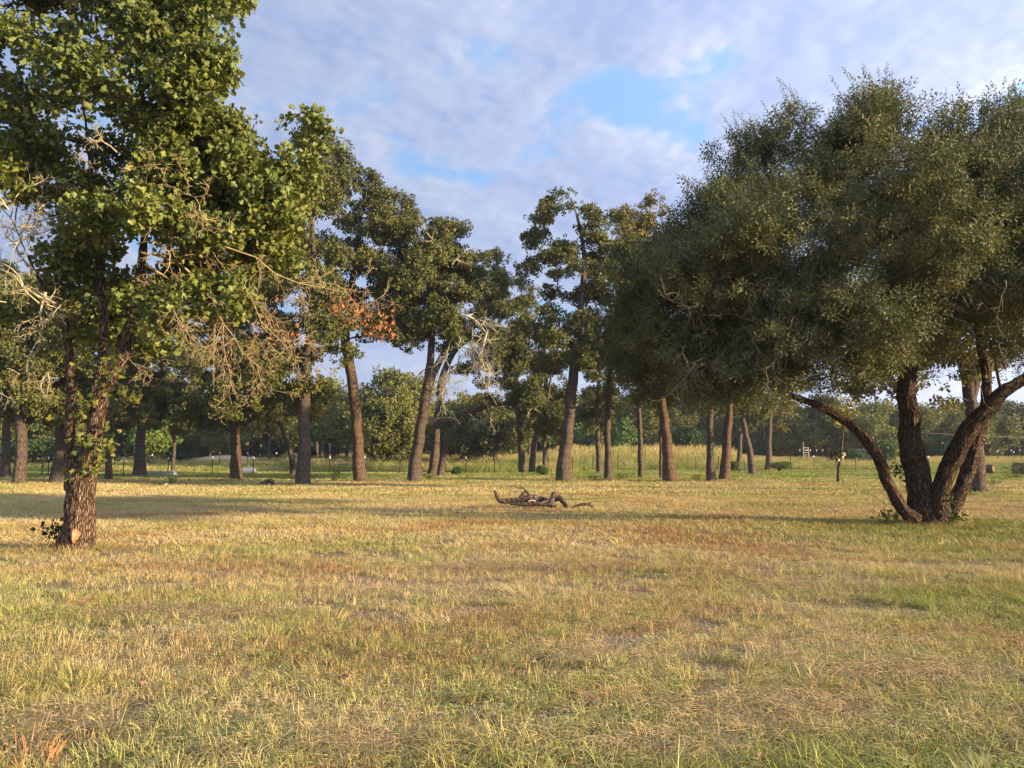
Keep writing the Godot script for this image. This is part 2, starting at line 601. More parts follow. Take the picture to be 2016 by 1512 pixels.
	var rho: float = o.get("rho", 0.5)
	var size: float = o.get("size", 1.0)
	var tint: Color = o.get("tint", Color.WHITE)
	var shoots := Cloud.new()
	for k in range(first, nodes.size()):
		var at := nodes[k]
		var q := noise.get_noise_3d(at.x * 9.0 + 50.0, at.y * 9.0, at.z * 9.0)
		var end_tint := tint * shade(1.0 + 0.25 * q, rf(-0.08, 0.22) + 0.2 * q)
		var back := nodes[parent[k]] - at
		var outward := (at - heart).normalized() * 0.7 + back.normalized() * -0.5
		for s in int(o.get("per", 8)):
			var along := rng.randf() * rng.randf() * 0.7
			var off := Vector3(rng.randfn(), rng.randfn() * 0.55, rng.randfn()) * rho * 0.55
			var grow := (off * 0.8 / rho + outward + Vector3.UP * 0.2 + rdir() * 0.6).normalized()
			var b := leaf_basis(grow, rdir(), size * rf(0.75, 1.25))
			(clouds[rng.randi() % kinds.size()] as Cloud).add(at + back * along + off, b, end_tint * rf(0.82, 1.18))
		if o.has("shoots") and rng.randf() < o.shoot_share * smoothstep(o.shoots, o.shoots + 4.5, at.y + 0.25 * absf(at.x)):
			for s in 3:
				shoots.add(at + rball() * 0.3, leaf_basis(Vector3(rf(-0.35, 0.35) + clampf(at.x * 0.14, -0.7, 0.7), 1, rf(-0.35, 0.35)), rdir(), rf(0.4, 1.2)), tint * 1.45 * rf(0.85, 1.2))
	for k in kinds.size():
		copies("crown", clouds[k], kinds[k], M[o.get("leaf_mat", "leaf_oak")], root)
	copies("crown_shoots", shoots, S.shoot, M.leaf_live, root)
	return root

# ---------------------------------------------------------------- grass
func green_at(x: float, d: float) -> float:
	var g := patch.get_noise_2d(x * 1.0, d * 1.6) * 0.75 + patch.get_noise_2d(x * 4.0 + 300.0, d * 5.0) * 0.35
	g += patch.get_noise_2d(x * 13.0 - 200.0, d * 15.0) * 0.45 * (1.0 - smoothstep(14.0, 26.0, d))
	g += 0.9 * smoothstep(38.0, 60.0, d) + 0.30 * (1.0 - smoothstep(5.0, 11.0, d))
	g -= 0.02
	g += 0.75 * exp(-pow((x - 8.5) / 4.5, 2.0) - pow((d - 16.0) / 2.4, 2.0))
	g += 0.15 * smoothstep(3.0, 9.0, x) * (1.0 - smoothstep(10.0, 16.0, d)) - 0.14 * smoothstep(9.0, 12.0, d) * (1.0 - smoothstep(18.0, 26.0, d)) + 0.5 * smoothstep(14.0, 22.0, d) * (patch.get_noise_2d(x * 1.6 + 77.0, d * 2.2) + 0.12)
	return g

func grass_colour(g: float, x: float, d: float) -> Color:
	var straw := Color(0.68, 0.54, 0.26)
	var rust := Color(0.46, 0.285, 0.14)
	var grey := Color(0.55, 0.45, 0.29)
	var green := Color(0.43, 0.46, 0.135)
	var deep := Color(0.22, 0.29, 0.075)
	var r := patch.get_noise_2d(x * 2.3 - 700.0, d * 3.4 + 90.0)
	var dry := straw.lerp(rust, clampf(r * 1.8 + 0.12, 0.0, 0.85)).lerp(grey, clampf(-r * 1.3, 0.0, 0.6))
	var wet := green.lerp(deep, clampf(g * 0.8, 0.0, 1.0))
	return dry.lerp(wet, smoothstep(-0.35, 0.95, g + rf(-0.6, 0.6)))

func on_ground(px: float, py: float) -> Vector3:
	var v := (756.0 - py) / F
	var t := -EYE / (sin(PITCH) + v * cos(PITCH))
	return Vector3((px - 1008.0) / F * t, 0, -t * (cos(PITCH) - v * sin(PITCH)))

func make_ground() -> void:
	var xs := PackedFloat32Array()
	var ds := PackedFloat32Array()
	for k in 121:
		var t := (k - 60) / 60.0
		xs.append(sinh(t * 4.2) / sinh(4.2) * 900.0)
	for k in 150:
		ds.append(-40.0 + 43.0 * k / 12.0 if k < 12 else 3.0 + 1.2 * (pow(1.0415, k - 12) - 1.0) / 0.0415 * 0.12)
	ds.append(1500.0)
	var g := Geo.new()
	for d in ds:
		for x in xs:
			g.v.append(Vector3(x, rise(x, d), -d))
			g.n.append(Vector3.UP)
			g.uv.append(Vector2(x, d) * 0.7)
			rng.seed = 5
			var far := smoothstep(35.0, 90.0, d)
			var gr := green_at(x, d)
			var under := Color(0.36, 0.26, 0.165).lerp(Color(0.19, 0.17, 0.075), smoothstep(-0.1, 0.6, gr))
			var field := Color(0.44, 0.35, 0.14).lerp(Color(0.27, 0.29, 0.085), smoothstep(-0.2, 0.8, gr))
			g.c.append(under.lerp(field, far))
	var w := xs.size()
	for j in ds.size() - 1:
		for k in w - 1:
			var a := j * w + k
			g.i.append_array([a, a + w, a + 1, a + 1, a + w, a + w + 1])
	g.renormal()
	for k in g.n.size():
		if g.n[k].y < 0.0: g.n[k] = -g.n[k]
	var o := put("ground", g.mesh(), M.soil, self, "structure")
	tag(o, "mown meadow of dry tan and green grass", "ground")

func make_grass() -> void:
	rng.seed = 77
	var dry := [make_tuft(20, 0.085, 0.04, 0.11, 0.0052, 0.9, 0.3, 0.22), make_tuft(18, 0.09, 0.03, 0.09, 0.005, 1.2, 0.35, 0.3)]
	var floppy := make_tuft(26, 0.085, 0.08, 0.20, 0.0058, 1.3, 0.30, 0.15)
	var tussock := [make_tussock(70, 0.15, 0.12, 0.30), make_tussock(55, 0.12, 0.10, 0.24)]
	var ctu := [Cloud.new(), Cloud.new()]
	var thatch := make_tuft(16, 0.14, 0.10, 0.24, 0.0042, 1.0, 0.25, 0.95)
	var mid := make_tuft(20, 0.16, 0.06, 0.15, 0.011, 1.0, 0.32, 0.2)
	var wide := make_tuft(22, 0.30, 0.08, 0.19, 0.028, 0.9, 0.3, 0.15)
	var cd := [Cloud.new(), Cloud.new()]
	var cf := Cloud.new()
	var ct := Cloud.new()
	var cm := Cloud.new()
	var cw := Cloud.new()
	# [near, far, tufts per square metre]
	# worn places (bare sandy soil) and drifts of cut straw: place, half width, half depth
	var bare_spots := []
	for q in [[1080, 1325, 0.42, 0.22], [620, 1195, 0.5, 0.25], [1390, 1285, 0.4, 0.2], [745, 1185, 0.35, 0.2], [230, 1245, 0.5, 0.2], [1260, 1255, 0.5, 0.2], [1720, 1200, 0.6, 0.3], [930, 1390, 0.22, 0.12], [280, 1390, 0.25, 0.14], [1850, 1110, 1.0, 0.4], [520, 1330, 0.3, 0.12]]:
		bare_spots.append([on_ground(q[0], q[1]), q[2], q[3]])
	var drifts := []
	for q in [[1560, 1400, 0.75, 0.4], [1830, 1330, 0.7, 0.3], [1300, 1470, 0.5, 0.22], [1150, 1290, 0.6, 0.2], [380, 1215, 1.0, 0.3], [90, 1430, 0.5, 0.25], [1600, 1160, 0.9, 0.3], [700, 1480, 0.5, 0.15], [1000, 1120, 1.2, 0.4]]:
		drifts.append([on_ground(q[0], q[1]), q[2], q[3]])
		for k in int(150.0 * q[2] * q[3] / 0.2):
			var p: Vector3 = drifts[-1][0] + Vector3(rng.randfn() * q[2] * 0.6, 0, rng.randfn() * q[3] * 0.6)
			ct.add(Vector3(p.x, rise(p.x, -p.z) + rf(0.0, 0.05), p.z), Basis(Vector3.UP, rf(0, TAU)).scaled(Vector3.ONE * rf(0.7, 1.3)), Color(0.60, 0.46, 0.23).lerp(Color(0.50, 0.41, 0.25), rng.randf()) * rf(0.8, 1.15))
	for z in [[3.2, 5.5, 430.0], [5.5, 9.0, 300.0], [9.0, 13.0, 170.0], [13.0, 19.0, 80.0], [19.0, 30.0, 42.0], [30.0, 46.0, 20.0], [46.0, 76.0, 9.0]]:
		var half: float = z[1] * 0.80 + 1.5
		var n := int((z[1] - z[0]) * half * 2.0 * z[2])
		for k in n:
			var d := rf(z[0], z[1])
			var x := rf(-half, half)
			if absf(x) > d * 0.78 + 1.2: continue
			var g := green_at(x, d)
			var bare := patch.get_noise_2d(x * 5.0 + 900.0, d * 6.0)
			if bare < -0.30 and rng.randf() < 0.85 and d < 16.0: continue
			var skip := false
			if d < 16.0:
				for w: Array in bare_spots:
					var u: float = (x - w[0].x) / w[1]
					var v: float = (d + w[0].z) / w[2]
					if u * u + v * v < rf(0.5, 1.3) and rng.randf() < 0.9: skip = true
				for w: Array in drifts:
					var u: float = (x - w[0].x) / w[1]
					var v: float = (d + w[0].z) / w[2]
					if u * u + v * v < 1.0 and rng.randf() < 0.4: skip = true
			if skip: continue
			var col := grass_colour(g, x, d)
			var at := Vector3(x, rise(x, d), -d)
			var turn := Basis(Vector3.UP, rf(0, TAU))
			if d < 13.0:
				var lush := g + patch.get_noise_2d(x * 7.0, d * 7.0 + 500.0) * 0.6
				if lush > 0.30 and rng.randf() < 0.14:
					var gc := col.lerp(Color(0.40, 0.42, 0.125), rf(0.1, 0.7))
					cf.add(at, turn.scaled(Vector3.ONE * rf(0.5, 1.05)), gc)
				elif lush < -0.10 and rng.randf() < 0.35:
					ct.add(at, turn.scaled(Vector3.ONE * rf(0.6, 1.1)), col.lerp(Color(0.46, 0.35, 0.19), 0.55))
				else:
					(cd[rng.randi() % 2] as Cloud).add(at, turn.scaled(Vector3(1, rf(0.7, 1.35), 1) * rf(0.8, 1.25)), col)
			elif d < 30.0:
				cm.add(at, turn.scaled(Vector3(1, rf(0.4, 0.95), 1) * rf(0.8, 1.3)), col)
			else:
				cw.add(at, turn.scaled(Vector3(1, rf(0.35, 0.8), 1) * rf(0.8, 1.4)), col)
	for k in 420:
		var d := 3.6 * pow(13.0 / 3.6, rng.randf())
		var x := rf(-1.0, 1.0) * (d * 0.76 + 1.0)
		var g := patch.get_noise_2d(x * 3.0 + 620.0, d * 3.6)
		if g < -0.05 and k % 4: continue
		var col := Color(0.42, 0.44, 0.14).lerp(Color(0.64, 0.53, 0.27), clampf(rf(-0.1, 0.9) - g * 0.6, 0.0, 1.0))
		if k % 9 == 0: col = Color(0.44, 0.25, 0.13)
		(ctu[k % 2] as Cloud).add(Vector3(x, rise(x, d), -d), Basis(Vector3.UP, rf(-1.0, 1.0) + (PI if k % 5 == 0 else 0.0)).scaled(Vector3(1, rf(0.45, 0.9), 1) * rf(0.55, 1.1)), col * rf(0.85, 1.15))
	for k in 2: tag(copies("tussock_grass", ctu[k], tussock[k], M.grass, self), ["larger swept tussocks of pale green grass near the viewer", "smaller swept tussocks of straw and green grass near the viewer"][k], "grass")
	for q in TRUNKS:
		var b := spot(q[0], q[1])
		var near: bool = q[1] < 20.0
		for k in (70 if near else 26):
			var th := rf(0, TAU)
			var rr: float = q[2] * rf(0.8, 2.2)
			var at := b + Vector3(cos(th) * rr, 0, sin(th) * rr)
			var col := Color(0.36, 0.36, 0.12).lerp(Color(0.46, 0.30, 0.16), rng.randf()) * rf(0.6, 1.1)
			if near: cf.add(at, Basis(Vector3.UP, rf(0, TAU)).scaled(Vector3.ONE * rf(0.7, 1.5)), col)
			else: cw.add(at, Basis(Vector3.UP, rf(0, TAU)).scaled(Vector3(0.8, rf(0.6, 1.7), 0.8)), col)
	for e in [["dry_grass", cd[0], dry[0], "short mown dry grass covering the near meadow"], ["stubble_grass", cd[1], dry[1], "trodden dry stubble between the near grass"],
			["green_grass", cf, floppy, "longer floppy green grass in clumps close to the viewer"], ["straw", ct, thatch, "pale cut straw lying in loose drifts on the meadow"],
			["meadow_grass", cm, mid, "mown golden grass around and between the two nearest trees"], ["distant_grass", cw, wide, "short grass beneath the grove up to the wire fence"]]:
		tag(copies(e[0], e[1], e[2], M.grass, self), e[3], "grass")
	# small broad-leaved weeds and fallen leaves among the grass
	var wg := Geo.new()
	for q in 11:
		var th := q * 2.4
		leaf(wg, Vector3(cos(th), 0.3, sin(th)) * 0.02, leaf_basis(Vector3(cos(th), rf(0.15, 0.9), sin(th)), Vector3.UP, rf(0.05, 0.10)), PackedVector2Array([Vector2(0, 0), Vector2(0.22, 0.4), Vector2(0.2, 0.75), Vector2(0, 1)]), 0.25, shade(rf(0.8, 1.2), 0.0))
	var cwd := Cloud.new()
	var cl := Cloud.new()
	for k in 2600:
		var d := 3.4 * pow(28.0 / 3.4, rng.randf())
		var x := rf(-1.0, 1.0) * (d * 0.78 + 1.0)
		var at := Vector3(x, rise(x, d) + 0.02, -d)
		if patch.get_noise_2d(x * 6.0 + 50.0, d * 6.0) > 0.16 and k % 2 == 0:
			cwd.add(at, Basis(Vector3.UP, rf(0, TAU)).scaled(Vector3.ONE * rf(0.35, 0.9)), Color(0.20, 0.24, 0.075) * rf(0.7, 1.4))
		if k % 5 == 0:
			cl.add(at + Vector3.UP * rf(0.0, 0.06), leaf_basis(Vector3(rf(-1, 1), rf(-0.3, 0.3), rf(-1, 1)), Vector3.UP + rdir() * 0.5, rf(0.03, 0.075)), Color(0.26, 0.15, 0.075).lerp(Color(0.40, 0.30, 0.19), rng.randf()))
	tag(copies("broadleaf_weeds", cwd, wg.mesh(), M.grass, self), "small dark broad-leaved weeds scattered in the mown meadow", "weeds")
	tag(copies("fallen_leaves", cl, S.leaf, M.grass, self), "dry brown leaves fallen on the meadow grass", "leaves")
	# tall uncut grass beyond the fence
	var tall := make_seedgrass(26, 0.45, 0.7, 1.25, 0.03)
	var ctall := Cloud.new()
	for k in 15000:
		var d := rf(72.0, 122.0)
		var x := rf(-1.0, 1.0) * (d * 0.80 + 2.0)
		if d < fence_d(x) + 0.8: continue
		var pxx := 1008.0 + x / d * F
		var hgt := 0.62 + 0.2 * patch.get_noise_2d(x * 2.0, d * 2.0)
		hgt += 0.75 * smoothstep(1040.0, 1130.0, pxx) * (1.0 - smoothstep(1400.0, 1500.0, pxx)) * smoothstep(84.0, 95.0, d)
		if pxx > 1450.0: hgt *= 0.62
		if pxx < 560.0: hgt *= lerpf(0.45, 0.8, clampf((90.0 - d) / 20.0, 0.0, 1.0))
		var g := patch.get_noise_2d(x * 1.2 + 40.0, d * 1.2) + 0.25 - 0.5 * smoothstep(84.0, 100.0, d)
		var col := Color(0.55, 0.46, 0.205).lerp(Color(0.28, 0.315, 0.105), smoothstep(-0.25, 0.35, g))
		ctall.add(Vector3(x, rise(x, d) - 0.03, -d), Basis(Vector3.UP, rf(0, TAU)).scaled(Vector3(rf(0.9, 1.4), hgt * rf(0.8, 1.2), rf(0.9, 1.4))), col * rf(0.85, 1.15))
	tag(copies("tall_grass", ctall, tall, M.grass, self), "tall uncut seeding grass in the field beyond the wire fence", "grass")

func fence_d(x: float) -> float:
	return 72.0 + clampf(x * 0.42, -16.0, 6.0)

# ---------------------------------------------------------------- sky
func make_sky() -> ImageTexture:
	var w := 3200
	var h := 1600
	var im := Image.create_empty(w, h, false, Image.FORMAT_RGBF)
	var n := FastNoiseLite.new()
	n.seed = 12
	n.noise_type = FastNoiseLite.TYPE_SIMPLEX_SMOOTH
	n.frequency = 0.55
	n.fractal_octaves = 6
	n.fractal_gain = 0.49
	n.domain_warp_enabled = true
	n.domain_warp_amplitude = 0.35
	n.domain_warp_frequency = 0.9
	var broad := FastNoiseLite.new()
	broad.seed = 4
	broad.frequency = 0.35
	broad.fractal_octaves = 3
	# openings in the deck: azimuth, elevation, half widths (degrees), strength
	var holes := [[3.0, 23.6, 5.8, 2.2, 1.0], [10.5, 27.0, 4.4, 2.4, 0.95], [-8.5, 21.4, 5.0, 1.5, 0.55], [7.0, 25.6, 4.0, 2.4, 0.85], [-4.0, 31.0, 3.0, 1.8, 0.5], [13.8, 28.6, 2.6, 1.3, 0.7], [-10.0, 33.5, 4.0, 1.5, 0.45], [-16.0, 31.0, 3.0, 2.0, 0.4], [24.0, 33.0, 4.0, 2.0, 0.5], [-27.0, 20.0, 6.0, 3.0, 0.6], [27.0, 24.0, 3.0, 1.6, 0.35]]
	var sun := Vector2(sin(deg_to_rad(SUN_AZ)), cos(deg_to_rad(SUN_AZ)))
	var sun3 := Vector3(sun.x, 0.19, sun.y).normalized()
	for y in h / 2 + 4:
		var el := (0.5 - (y + 0.5) / h) * PI
		var dy := maxf(sin(el), 0.0)
		var eld := rad_to_deg(el)
		var clear := Color(0.28, 0.49, 0.84).lerp(Color(0.40, 0.62, 0.92), pow(1.0 - dy, 5.0))
		var pale := Color(0.72, 0.76, 0.88)
		var low := pow(1.0 - dy, 9.0)
		var k := 1.0 / (dy + 0.16)
		var x := 0
		while x < w:
			var ahead := absf(fposmod((x + 0.5) / w + 0.5, 1.0) - 0.5) < 0.13 and eld < 48.0
			var block := 1 if ahead else 4
			if not ahead and y % 4 != 0:
				x += 4
				continue
			var az := (x + 0.5) / w * TAU
			if az > PI: az -= TAU
			var cx := sin(az) * cos(el)
			var cz := -cos(az) * cos(el)
			var px := cx * k * 3.0 + 4.0
			var pz := cz * k * 3.0
			var c := n.get_noise_2d(px, pz)
			var toward := n.get_noise_2d(px + sun.x * 0.07, pz + sun.y * 0.07)
			var bias := 0.46 + 0.16 * broad.get_noise_2d(px, pz)
			var azd := rad_to_deg(az)
			if absf(azd) < 45.0:
				for q: Array in holes:
					var u: float = (azd - q[0]) / q[2]
					var v: float = (eld - q[1]) / q[3]
					var s := u * u + v * v
					if s < 6.0: bias -= q[4] * 0.50 * exp(-s * 0.8)
			var den := smoothstep(-0.10, 0.20, c + bias)
			var lit := clampf((c - toward) * 2.3 + 0.36 - 0.55 * (c + bias - 0.3), 0.0, 1.0)
			var cl := Color(0.355, 0.445, 0.70).lerp(Color(0.60, 0.665, 0.83), lit)
			cl = cl.lerp(pale, low * 0.7)
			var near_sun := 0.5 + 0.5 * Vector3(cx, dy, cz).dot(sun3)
			var fill_glow := 1.0 + 2.3 * pow(near_sun, 3.0)  # sky brightened towards the sun, mostly out of view, to add fill light
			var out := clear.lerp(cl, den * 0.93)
			var shown := Color(out.r * fill_glow * (1.0 + 0.12 * (fill_glow - 1.0)), out.g * fill_glow, out.b * fill_glow * (1.0 - 0.08 * (fill_glow - 1.0)))
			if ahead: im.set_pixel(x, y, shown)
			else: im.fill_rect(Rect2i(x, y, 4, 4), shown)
			x += block
	im.fill_rect(Rect2i(0, h / 2 + 4, w, h / 2 - 4), Color(0.20, 0.17, 0.09))
	return ImageTexture.create_from_image(im)

# ---------------------------------------------------------------- the scene
func _ready() -> void:
	var cam := Camera3D.new()
	cam.name = "camera"
	cam.fov = rad_to_deg(2.0 * atan(756.0 / F))
	cam.position = Vector3(0, EYE, 0)
	cam.rotation.x = PITCH
	cam.near = 0.1
	cam.far = 3000.0
	add_child(cam)
	cam.current = true
	noise.seed = 1
	noise.frequency = 0.02
	noise.fractal_octaves = 3
	patch.seed = 8
	patch.frequency = 0.11
	patch.fractal_octaves = 3
	ridge.seed = 5
	ridge.noise_type = FastNoiseLite.TYPE_CELLULAR
	ridge.cellular_return_type = FastNoiseLite.RETURN_DISTANCE2_SUB
	ridge.frequency = 1.0
	ridge.fractal_type = FastNoiseLite.FRACTAL_NONE
	ridge.domain_warp_enabled = true
	ridge.domain_warp_amplitude = 0.35
	ridge.domain_warp_frequency = 1.2
	var we := WorldEnvironment.new()
	we.name = "environment"
	var env := Environment.new()
	env.background_mode = Environment.BG_SKY
	var sky := Sky.new()
	var sm := PanoramaSkyMaterial.new()
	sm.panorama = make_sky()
	sky.sky_material = sm
	env.sky = sky
	env.background_energy_multiplier = 1.0 / EXPO
	env.tonemap_mode = Environment.TONE_MAPPER_LINEAR
	env.tonemap_exposure = EXPO
	env.sdfgi_enabled = true
	env.ssao_enabled = true
	env.ssil_enabled = true
	env.fog_enabled = true
	env.fog_density = 0.0003
	env.fog_light_color = Color(0.80, 0.86, 0.95)
	we.environment = env
	add_child(we)
	var sun := DirectionalLight3D.new()
	sun.name = "sun"
	sun.light_energy = 1.6
	sun.light_color = Color(1.0, 0.865, 0.68)
	sun.light_angular_distance = 0.6
	sun.shadow_enabled = true
	add_child(sun)
	var a := deg_to_rad(SUN_AZ)
	var e := deg_to_rad(SUN_EL)
	var to_sun := Vector3(sin(a) * cos(e), sin(e), cos(a) * cos(e))
	sun.look_at_from_position(to_sun * 50.0, Vector3.ZERO)
	rng.seed = 42
	make_materials()
	make_sprigs()
	make_ground()
	make_grass()
	near_left_oak()
	near_right_oak()
	grove()
	far_trees()
	fences()
	small_things()

func near_left_oak() -> void:
	var d := 12.7
	var stems := [
		[[152, 1078, 72], [155, 1058, 66], [157, 1020, 62], [159, 980, 60], [160, 950, 60], [163, 925, 54], [166, 908, 36]],
		[[168, 960, 44, 0.05], [177, 905, 38, 0.06], [185, 860, 34, 0.05], [192, 820, 35], [203, 775, 34], [222, 735, 31], [240, 705, 29], [254, 660, 28], [266, 610, 27], [274, 565, 26], [284, 470, 20], [296, 350, 15], [318, 200, 11], [332, 50, 7]],
		[[142, 965, 32], [137, 900, 27], [137, 850, 25], [140, 800, 25], [140, 750, 23], [137, 700, 22], [131, 650, 21], [116, 608, 19], [97, 580, 15], [66, 530, 11], [40, 470, 7]],
		[[184, 870, 22, -0.2], [188, 790, 24, -0.3], [198, 735, 26, -0.35], [205, 680, 25, -0.35], [204, 630, 23, -0.3], [199, 570, 21, -0.3], [196, 480, 16, -0.4], [178, 330, 12, -0.4], [160, 150, 8, -0.5], [150, 20, 5, -0.5]],
	]
	var blobs := [[110, 60, 190, 180, 0.0, 2.4], [330, 90, 150, 170, 0.2, 2.2], [450, 230, 140, 125, 0.2, 1.8], [250, 280, 230, 120, 0.0, 2.6], [40, 300, 130, 160, -0.3, 2.0], [450, 400, 140, 110, 0.4, 1.6], [300, 430, 120, 60, 0.9, 0.8, 0.8], [90, 470, 110, 70, -0.4, 1.5, 0.6], [390, 615, 80, 36, 0.5, 0.6, 0.6], [575, 215, 40, 35, 0.0, 0.7, 0.8], [410, 555, 110, 36, 0.8, 0.5, 0.7], [330, 370, 120, 60, 0.2, 1.4], [180, 400, 120, 60, -0.2, 1.6], [430, 500, 140, 50, -1.0, 1.2, 0.8], [560, 470, 80, 60, -1.0, 1.2, 0.8], [480, 570, 110, 40, -1.3, 1.0, 0.6], [60, 560, 80, 60, -0.6, 1.2, 0.6], [320, 640, 80, 50, -1.3, 0.8, 0.5], [170, 620, 110, 50, -1.2, 1.0, 0.7], [215, 690, 60, 40, -0.7, 0.7, 0.5], [330, 540, 80, 40, -1.2, 1.0, 0.6], [150, 520, 120, 50, -0.9, 1.2, 0.7], [230, 610, 80, 40, -1.2, 1.0, 0.5], [540, 420, 70, 50, 0.2, 1.0], [235, -90, 230, 110, 0.0, 2.2], [525, 345, 75, 75, -0.2, 1.2, 0.9], [500, 480, 90, 50, -0.2, 1.0, 0.5], [-90, 160, 120, 180, 0, 2.0]]
	var t := tree("post_oak", "near oak with three stems from a short scarred trunk, bare lichened twigs hanging", "", 152, d, stems, blobs, {
		"thin": 0.8, "attract": 860, "per": 11, "rho": 0.25, "size": 0.74, "gap_f": 30.0, "clump": 6, "clump_r": 0.45, "leaves": "post", "leaf_mat": "leaf_post", "bark": "bark_oak", "step": 0.025, "sides": 100, "relief": 0.042, "furrow": 10.0, "flare": 1.1, "from": 0.72, "tip": 0.0085, "gap": 0.0, "wobble": 0.1,
		"dents": [[1.42, 3.5, 0.32, 0.9, 0.13], [0.55, 4.0, 0.25, 0.5, 0.05], [0.35, 4.4, 0.20, 0.38, 0.05]], "branch_tint": Color(2.2, 1.9, 1.6)})
	var base := t.position
	rng.seed = 31
	# dead, lichen-covered limbs
	for b in [[[285, 520], [420, 610], 1.7, 0.030, 0.6, 0.5], [[300, 500], [560, 560], 2.6, 0.034, 0.5, 0.4], [[360, 470], [640, 600], 2.6, 0.028, 0.9, 0.3], [[330, 560], [470, 720], 1.9, 0.026, 1.1, 0.8], [[400, 590], [520, 760], 1.9, 0.024, 1.0, 0.9], [[480, 560], [700, 690], 2.4, 0.020, 0.9, 0.2],
			[[270, 480], [400, 500], 1.4, 0.022, 0.9, 0.2], [[560, 570], [700, 620], 1.4, 0.016, 0.8, 0.4], [[110, 600], [10, 560], 1.3, 0.030, 0.5, 0.5], [[90, 575], [30, 720], 1.5, 0.024, 0.5, 0.9], [[70, 540], [-20, 450], 1.3, 0.024, 0.4, 0.0], [[120, 600], [80, 680], 0.9, 0.018, 0.6, 0.7], [[40, 470], [60, 380], 1.2, 0.022, 0.5, 0.0], [[20, 430], [130, 350], 1.2, 0.016, 0.5, 0.0],
			[[250, 330], [340, 280], 1.3, 0.014, 1.2, 0.0], [[230, 300], [120, 270], 1.3, 0.014, 1.4, 0.0], [[350, 380], [480, 330], 1.4, 0.014, 1.2, 0.1], [[330, 600], [430, 690], 1.3, 0.018, 1.2, 0.8], [[440, 640], [420, 790], 1.3, 0.016, 1.0, 1.0], [[520, 600], [600, 690], 1.4, 0.016, 0.7, 0.6], [[245, 695], [300, 750], 0.55, 0.012, 0.2, 0.4], [[130, 640], [90, 600], 0.6, 0.014, 0.3, 0.2]]:
		var g := Geo.new()
		var p := pt(b[0][0], b[0][1], d - b[4]) - base
		var q := pt(b[1][0], b[1][1], d - b[4] - rf(-0.2, 0.5)) - base
		dead_branch(g, p, q - p, p.distance_to(q) * 1.1, b[3] * (0.95 if b[1][0] < 150 else 0.72), 0, b[5], Color(1.2, 1.15, 0.95) if b[1][0] < 150 else Color(0.88, 0.77, 0.60))
		put("dead_branch", g.mesh(), M.lichen, t)
	for k in 20:
		var g := Geo.new()
		var px := rf(280, 700)
		var py := lerpf(480.0, 620.0, (px - 280.0) / 420.0) + rf(-50, 110)
		var dd := d - rf(-0.2, 1.0)
		var p := pt(px, py, dd) - base
		dead_branch(g, p, Vector3(rf(0.1, 1.0), rf(-0.9, 0.25), rf(-0.3, 0.5)), rf(0.6, 1.25), rf(0.007, 0.012), 0 if k % 3 == 0 else 1, 0.5, Color(0.78, 0.66, 0.50) * rf(0.8, 1.2))
		put("dead_branch", g.mesh(), M.lichen, t)
	for k in 12:
		var g := Geo.new()
		var p := pt(rf(-10, 120), rf(380, 650), d - rf(0.6, 1.4)) - base
		dead_branch(g, p, Vector3(rf(-0.8, 0.5), rf(-1.0, 0.5), rf(-0.2, 0.5)), rf(0.6, 1.1), rf(0.011, 0.018), 0 if k % 2 == 0 else 1, 0.4, Color(1.25, 1.2, 1.0))
		put("dead_branch", g.mesh(), M.lichen, t)
	# bark scar at the foot
	var sg := Geo.new()
	var c := pt(143, 1057, d - 0.292) - base
	for ring in [[0.0, 0.02, 0.75], [0.35, 0.02, 0.95], [0.7, 0.012, 1.0], [1.0, -0.03, 0.55]]:
		for k in 21:
			var th := TAU * k / 20.0
			var rr: float = ring[0] * (1.0 + 0.16 * sin(th * 3.0 + 1.0) + 0.1 * sin(th * 7.0))
			sg.v.append(c + Vector3(cos(th) * 0.07 * rr, sin(th) * 0.12 * rr + 0.02, ring[1] - 0.05 * rr * absf(cos(th))))
			sg.n.append(Vector3(0, 0, 1))
			sg.uv.append(Vector2.ZERO)
			sg.c.append(Color(0.56, 0.36, 0.21).lerp(Color(0.30, 0.13, 0.06), ring[0]) * rf(0.75, 1.15))
	for j in 3:
		for k in 20:
			var q := j * 21 + k
			sg.i.append_array([q, q + 1, q + 21, q + 1, q + 22, q + 21])
	sg.renormal()
	tag(put("bark_scar", sg.mesh(), M.fresh_wood, t), "orange patch of bare wood where the bark is torn off")
	# leafy shoots on the trunk, each leaf its own
	var col_mats := []
	for k in 5:
		var m: StandardMaterial3D = (M.leaf_post as StandardMaterial3D).duplicate()
		m.albedo_color = (Color(0.125, 0.150, 0.034) * shade(rf(0.8, 1.35), [0.0, 0.1, 0.25, 0.0, 0.5][k])).linear_to_srgb()
		col_mats.append(m)
	for b in [[150, 800, 26, 14, 12], [185, 880, 30, 22, 18], [205, 900, 26, 18, 14], [165, 870, 30, 20, 14], [140, 930, 14, 10, 6], [175, 925, 20, 10, 8], [215, 850, 16, 18, 12], [200, 760, 34, 34, 22], [225, 720, 30, 36, 18], [190, 710, 26, 30, 14], [112, 815, 12, 10, 4], [170, 800, 24, 16, 12], [245, 755, 18, 20, 8], [105, 690, 20, 30, 8], [95, 655, 16, 16, 5]]:
		for k in b[4]:
			var o := put("leaf", S.leaf, col_mats[rng.randi() % 5], t)
			var at := pt(b[0] + rng.randfn() * b[2] * 0.6, b[1] + rng.randfn() * b[3] * 0.6, d - rf(0.12, 0.42)) - base
			o.transform = Transform3D(leaf_basis(rdir() + Vector3(0, 0.1, 0.4), Vector3(0.4, 0.5, 0.8) + rdir() * 0.7, rf(0.09, 0.155)), at)

